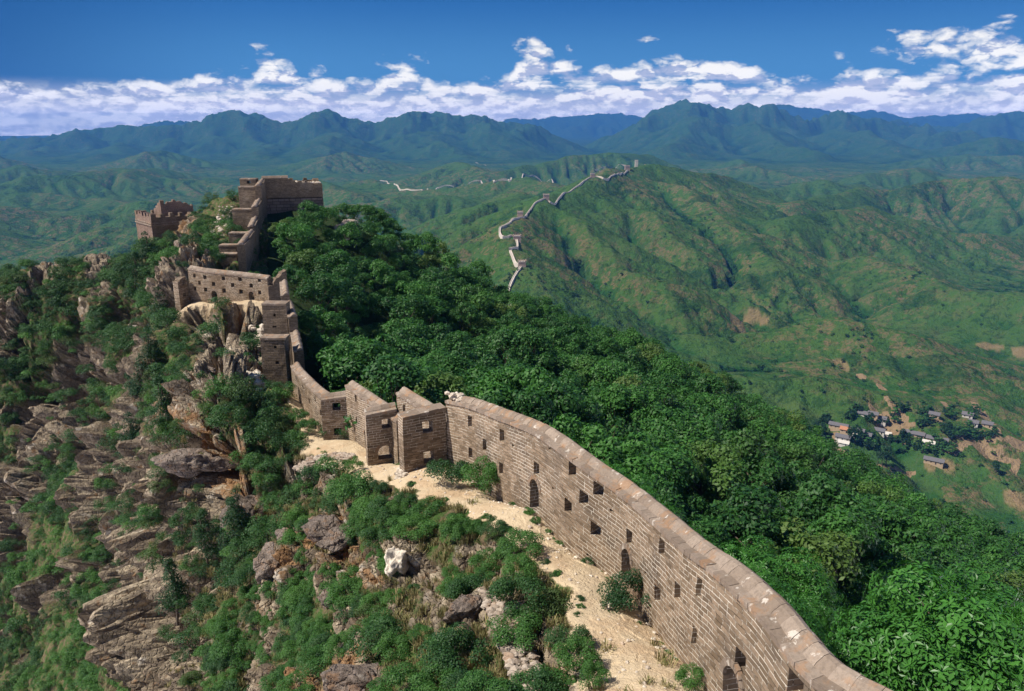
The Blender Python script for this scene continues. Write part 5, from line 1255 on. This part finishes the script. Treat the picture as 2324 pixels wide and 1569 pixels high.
far_wall([(780,155),(880,175),(960,210),(985,240)], 'faintest bit of wall high on the hills at the foot of the blue range', 4.5, 3.5)
tw = None
def far_tower(zx, zy, s, h, label, mat='fartower', Yr=None):
    x, y = Z8(zx, zy); Y_ = float(np.interp(y, RX_y[::-1], RX_Y[::-1])) if Yr is None else Yr
    p = at(x, y, Y_); p[2] = H_far(p[:1], p[1:2])[0]; root_ = empty('beacon_tower', tuple(p), label, 'tower', 'towers along the far wall')
    def bx(nm, a, b0, b1, m_, tap=0.0):
        V = [(sx*(a-tap*(z_ > b0)), sy*(a-tap*(z_ > b0)), z_) for z_ in (b0, b1) for sx, sy in ((-1, -1), (1, -1), (1, 1), (-1, 1))]
        me = bpy.data.meshes.new(nm); me.from_pydata(V, [], [(0, 3, 2, 1), (4, 5, 6, 7), (0, 1, 5, 4), (1, 2, 6, 5), (2, 3, 7, 6), (3, 0, 4, 7)]); return link(nm, me, m_, root_)
    bx('body', s, -5, h, M[mat], s*.07); bx('cornice', s*1.03, h, h+.7, M['farwall'])
    b = Bag(); m_ = 5
    for k in range(m_):
        for sx, sy in ((1, 0), (-1, 0), (0, 1), (0, -1)):
            c = (-1+2*(k+.5)/m_)*s*.95; cx_, cy_ = (sx*s*.93, c) if sx else (c, sy*s*.93); q = s/m_*.6
            A_ = np.array([(cx_-q, cy_-q, h+.7), (cx_+q, cy_-q, h+.7), (cx_+q, cy_+q, h+.7), (cx_-q, cy_+q, h+.7)]); b.prism(A_[::-1], (A_+np.array([0, 0, 1.4]))[::-1], .5)
    b.build('battlements', M[mat], root_)
RX_y = [a[1] for a in RX[0]]; RX_Y = RX[1]
for a in [(1983,197,6.5,9,'brown tower left of the white one on the summit of the far mountain'),(2048,190,4,19,'tall thin white tower on the very summit of the far mountain','farwall',2205),(2125,168,6,6,'low ruined tower just right of the far summit','fartower',2250),(1795,222,4,5,'small tower on the upper branch of the far wall','fartower',2010),
 (1735,262,5,8,'tower where the far wall forks below the summit'),(1403,405,6,9,'square tower at the kink of the far wall'),(1217,550,5,10,'dark tower above the white hairpin of the far wall'),(1195,690,6,7,'broken pale tower beside the gap in the far wall'),(1230,853,5.5,7,'lowest small tower of the far wall near the forest edge')]: far_tower(*a)
# ------------------------------------------------------------------ village in the valley
mat, t = material('grey_roof_tiles'); pos = t.n('ShaderNodeNewGeometry').outputs['Position']; pbsdf(t, t.mix(t.noise(pos, 1.2, 4, .7), (0.085, 0.08, 0.085), (0.15, 0.14, 0.145)), .9); M['roof'] = mat
mat, t = material('red_roof_tiles'); pos = t.n('ShaderNodeNewGeometry').outputs['Position']; pbsdf(t, t.mix(t.noise(pos, 1.2, 4, .7), (0.32, 0.14, 0.08), (0.42, 0.20, 0.11)), .9); M['redroof'] = mat
mat, t = material('mud_wall'); pos = t.n('ShaderNodeNewGeometry').outputs['Position']; pbsdf(t, t.mix(t.noise(pos, .9, 4, .7), (0.33, 0.23, 0.14), (0.48, 0.36, 0.24)), .95); M['mud'] = mat
mat, t = material('whitewash'); pos = t.n('ShaderNodeNewGeometry').outputs['Position']; pbsdf(t, t.mix(t.noise(pos, .9, 4, .7), (0.42, 0.38, 0.33), (0.60, 0.56, 0.50)), .9); M['white'] = mat
mat, t = material('dark_opening'); pbsdf(t, (0.03, 0.025, 0.02), .8); M['dark'] = mat
def Z7(zx, zy): return (1758.9+zx*.24316, 851.1+zy*.24316)
def boxm(nm, x0, x1, y0, y1, z0, z1, m_, parent):
    V = [(x, y, z_) for z_ in (z0, z1) for x, y in ((x0, y0), (x1, y0), (x1, y1), (x0, y1))]
    me = bpy.data.meshes.new(nm); me.from_pydata(V, [], [(0, 3, 2, 1), (4, 5, 6, 7), (0, 1, 5, 4), (1, 2, 6, 5), (2, 3, 7, 6), (3, 0, 4, 7)]); return link(nm, me, m_, parent)
def house(zx, zy, L_, label, wall='mud', roof='roof', ang=-0.62, D_=6.0, hw=3.2):
    p = hitfar(*Z7(zx, zy+28)); 
    if p is None: print('no house', zx); return
    r = empty('village_house', (p[0], p[1], p[2]), label, 'house', 'houses of the village'); r.rotation_euler = (0, 0, ang)
    wl_ = boxm('wall', -L_/2, L_/2, -D_/2, D_/2, -4, hw, M[wall], r)
    rh = 2.1; o = .7
    V = [(-L_/2-o, -D_/2-o, hw-.3), (L_/2+o, -D_/2-o, hw-.3), (L_/2+o, 0, hw+rh), (-L_/2-o, 0, hw+rh), (-L_/2-o, D_/2+o, hw-.3), (L_/2+o, D_/2+o, hw-.3)]
    V += [(a, b_, c+.25) for a, b_, c in V]
    me = bpy.data.meshes.new('roof'); me.from_pydata(V, [], [(0, 3, 2, 1), (3, 4, 5, 2), (6, 7, 8, 9), (9, 8, 11, 10), (0, 1, 7, 6), (4, 10, 11, 5), (1, 2, 8, 7), (2, 5, 11, 8), (0, 6, 9, 3), (3, 9, 10, 4)]); link('roof', me, M[roof], r)
    n = max(2, int(L_/3.5))
    for k in range(n):
        c = -L_/2+L_*(k+.5)/n; door = k == n//2
        boxm('door' if door else 'window', c-.55, c+.55, -D_/2-.06, -D_/2+.1, .0 if door else 1.1, 2.1, M['dark'], r)
HS = [(592,475,17,'long grey-roofed village house on the left, uphill of the red roof'),(652,505,8,'village house with the only orange-red roof','mud','redroof'),(748,515,16,'grey-roofed village house just right of the red roof'),(835,560,12,'low grey-roofed house right and below its longer neighbour'),(633,585,13,'grey-roofed house with a white yard wall below the red roof','white'),
 (915,365,9,'small grey-roofed house on the upper left terrace of the village'),(972,402,13,'grey-roofed house with a white gable on the upper left terrace','white'),(820,360,9,'half-hidden whitish house at the top left of the village','white'),(975,520,9,'small house among dark trees in the middle of the village','white'),(1290,556,19,'long grey-roofed house on bare yellow ground in the village centre'),
 (1510,605,18,'large grey-roofed house at the right end of the main row'),(1480,798,16,'lone grey-roofed house below the village beside the fields'),(1485,370,9,'small house in trees on the upper right slope of the village'),(1795,370,9,'pale little house in the right-hand tree clump of the village','white'),(1980,455,9,'easternmost grey-roofed house of the village, in trees'),(1850,440,8,'little white house just left of the easternmost one','white')]
for a in HS: house(*a)
for zx, zy, L_, lab in ((1432,628,10,'white shed beside the large house of the main row'),(1048,556,6,'tiny white shed in the trees at the village centre'),(740,560,7,'white shed below the house right of the red roof'),(640,626,9,'white yard building at the lower left of the village')):
    house(zx, zy, L_, lab, 'white', 'white', D_=3.0, hw=2.2)
# trees of the valley
PT['far'] = []
for k in range(4):
    c, C = crown_mesh('crown', 500+k, 420, 3.6, 8.0, 1.05, 12, base=1.0, asp=.7); PT['far'].append(make_plant('valley_tree', c, trunk_mesh('trunk', 80+k, 5, .25, C[:4]), M['leaf_pine'] if k < 2 else M['leaf']))
PT['poplar'] = []
for k in range(2):
    c, C = crown_mesh('crown', 520+k, 700, 2.6, 15, 1.0, 18, base=1.5, asp=.7, spread=.6); PT['poplar'].append(make_plant('poplar_tree', c, trunk_mesh('trunk', 90+k, 12, .3, C[:4]), M['leaf_pine']))
def place_far(zx, zy, s, kind, lab, grp):
    p = hitfar(*Z7(zx, zy))
    if p is not None: plant(PT[kind][int(rp.integers(len(PT[kind])))], (p[0], p[1], p[2]-.3), s, rp.random()*6.28, lab, 'tree', grp)
for zx, zy, s in ((1040,865,1.25),(1000,850,1.1),(960,830,1.0),(1030,800,1.2),(1065,700,1.0),(380,560,1.0),(270,520,.9),(690,640,1.1),(1175,640,.9),(2050,930,1.0),(2060,945,.7)): place_far(zx, zy, s, 'poplar', 'tall dark poplar standing above the village roofs' if zx < 1200 else 'lone tall dark tree in the fields right of the village', 'poplars of the village' if zx < 1200 else 'tall trees in the fields')
cl_ = [(430,590,60,60,14),(480,450,60,40,8),(700,400,50,60,10),(780,620,90,50,14),(900,660,110,50,16),(860,440,60,30,6),(1120,430,60,50,5),(1300,680,130,70,22),(1480,700,120,60,18),(1640,720,70,50,10),(1200,330,90,50,10),(1400,450,90,60,14),(1600,560,110,60,16),(1780,560,110,60,18),(1950,590,110,50,12),(1400,350,70,40,8),(1620,380,60,50,9),(1850,370,60,50,9),(760,340,50,40,6),(1000,470,50,20,4),(1130,640,50,50,6)]
for cx_, cy_, wx_, wy_, n in cl_:
    for _ in range(n):
        place_far(cx_+rp.normal()*wx_*.5, cy_+rp.normal()*wy_*.5, .6+.5*rp.random(), 'far', 'dark round tree in the clumps around the village houses', 'round trees of the village')
# scrub and woods in the gullies of the middle hills
g = np.random.default_rng(9); n = 90000; A_ = np.radians(g.random(n)*84-42); R2 = 420*np.exp(g.random(n)*math.log(2800/420.)); xx = R2*np.sin(A_); yy = R2*np.cos(A_)
fl_ = GM.sample(xx, yy, flowm); nn = fbm(np.column_stack([xx, yy])/120, 4, 5)
pr = sst(fl_+nn*1.6, 1.25, 1.9)*0.95+sst(nn, 0.22, 0.4)*0.35+0.015
vmask = (np.hypot(xx-310, yy-700) < 130)
pr = np.where(vmask, 0.04, pr)
kp = (g.random(n) < pr); xx, yy = xx[kp][:26000], yy[kp][:26000]; zz = H_far(xx, yy)
for o in COL.objects:
    if o.parent and o.data is not None:
        for k, p in enumerate(PT['far']):
            if o.data == p[1] and ('far', k) not in crowns: crowns[('far', k)] = o
fk = [crowns[('far', k)] for k in range(4) if ('far', k) in crowns]
sc_ = (0.32+0.5*g.random(len(xx)))*np.interp(np.hypot(xx, yy), [400, 2500], [.8, 1.25])
scatter_stuff('woodland', fk, [((xx[i], yy[i], zz[i]-1.5*sc_[i]), sc_[i], g.random()*6.28, sc_[i]*.8, 0.0, int(g.integers(len(fk)))) for i in range(len(xx))])
print('woodland', len(xx))
# ------------------------------------------------------------------ the air
def haze(density):
    x0, x1, y0, y1, z0, z1 = -24000, 24000, -400, 28500, -430, 345
    V = [(x, y, z) for x in (x0, x1) for y in (y0, y1) for z in (z0, z1)]
    me = bpy.data.meshes.new('haze'); me.from_pydata(V, [], [(0,1,3,2),(4,6,7,5),(0,4,5,1),(2,3,7,6),(0,2,6,4),(1,5,7,3)]); me.update()
    mat = bpy.data.materials.new('air'); mat.use_nodes = True; t = NT(mat.node_tree)
    v = t.n('ShaderNodeVolumePrincipled', {'Color': (0.07, 0.25, 0.68, 1), 'Density': density, 'Anisotropy': 0.0})
    t.n('ShaderNodeOutputMaterial', {1: v})
    tag(link('haze', me, mat), kind='stuff')
haze(HAZE)
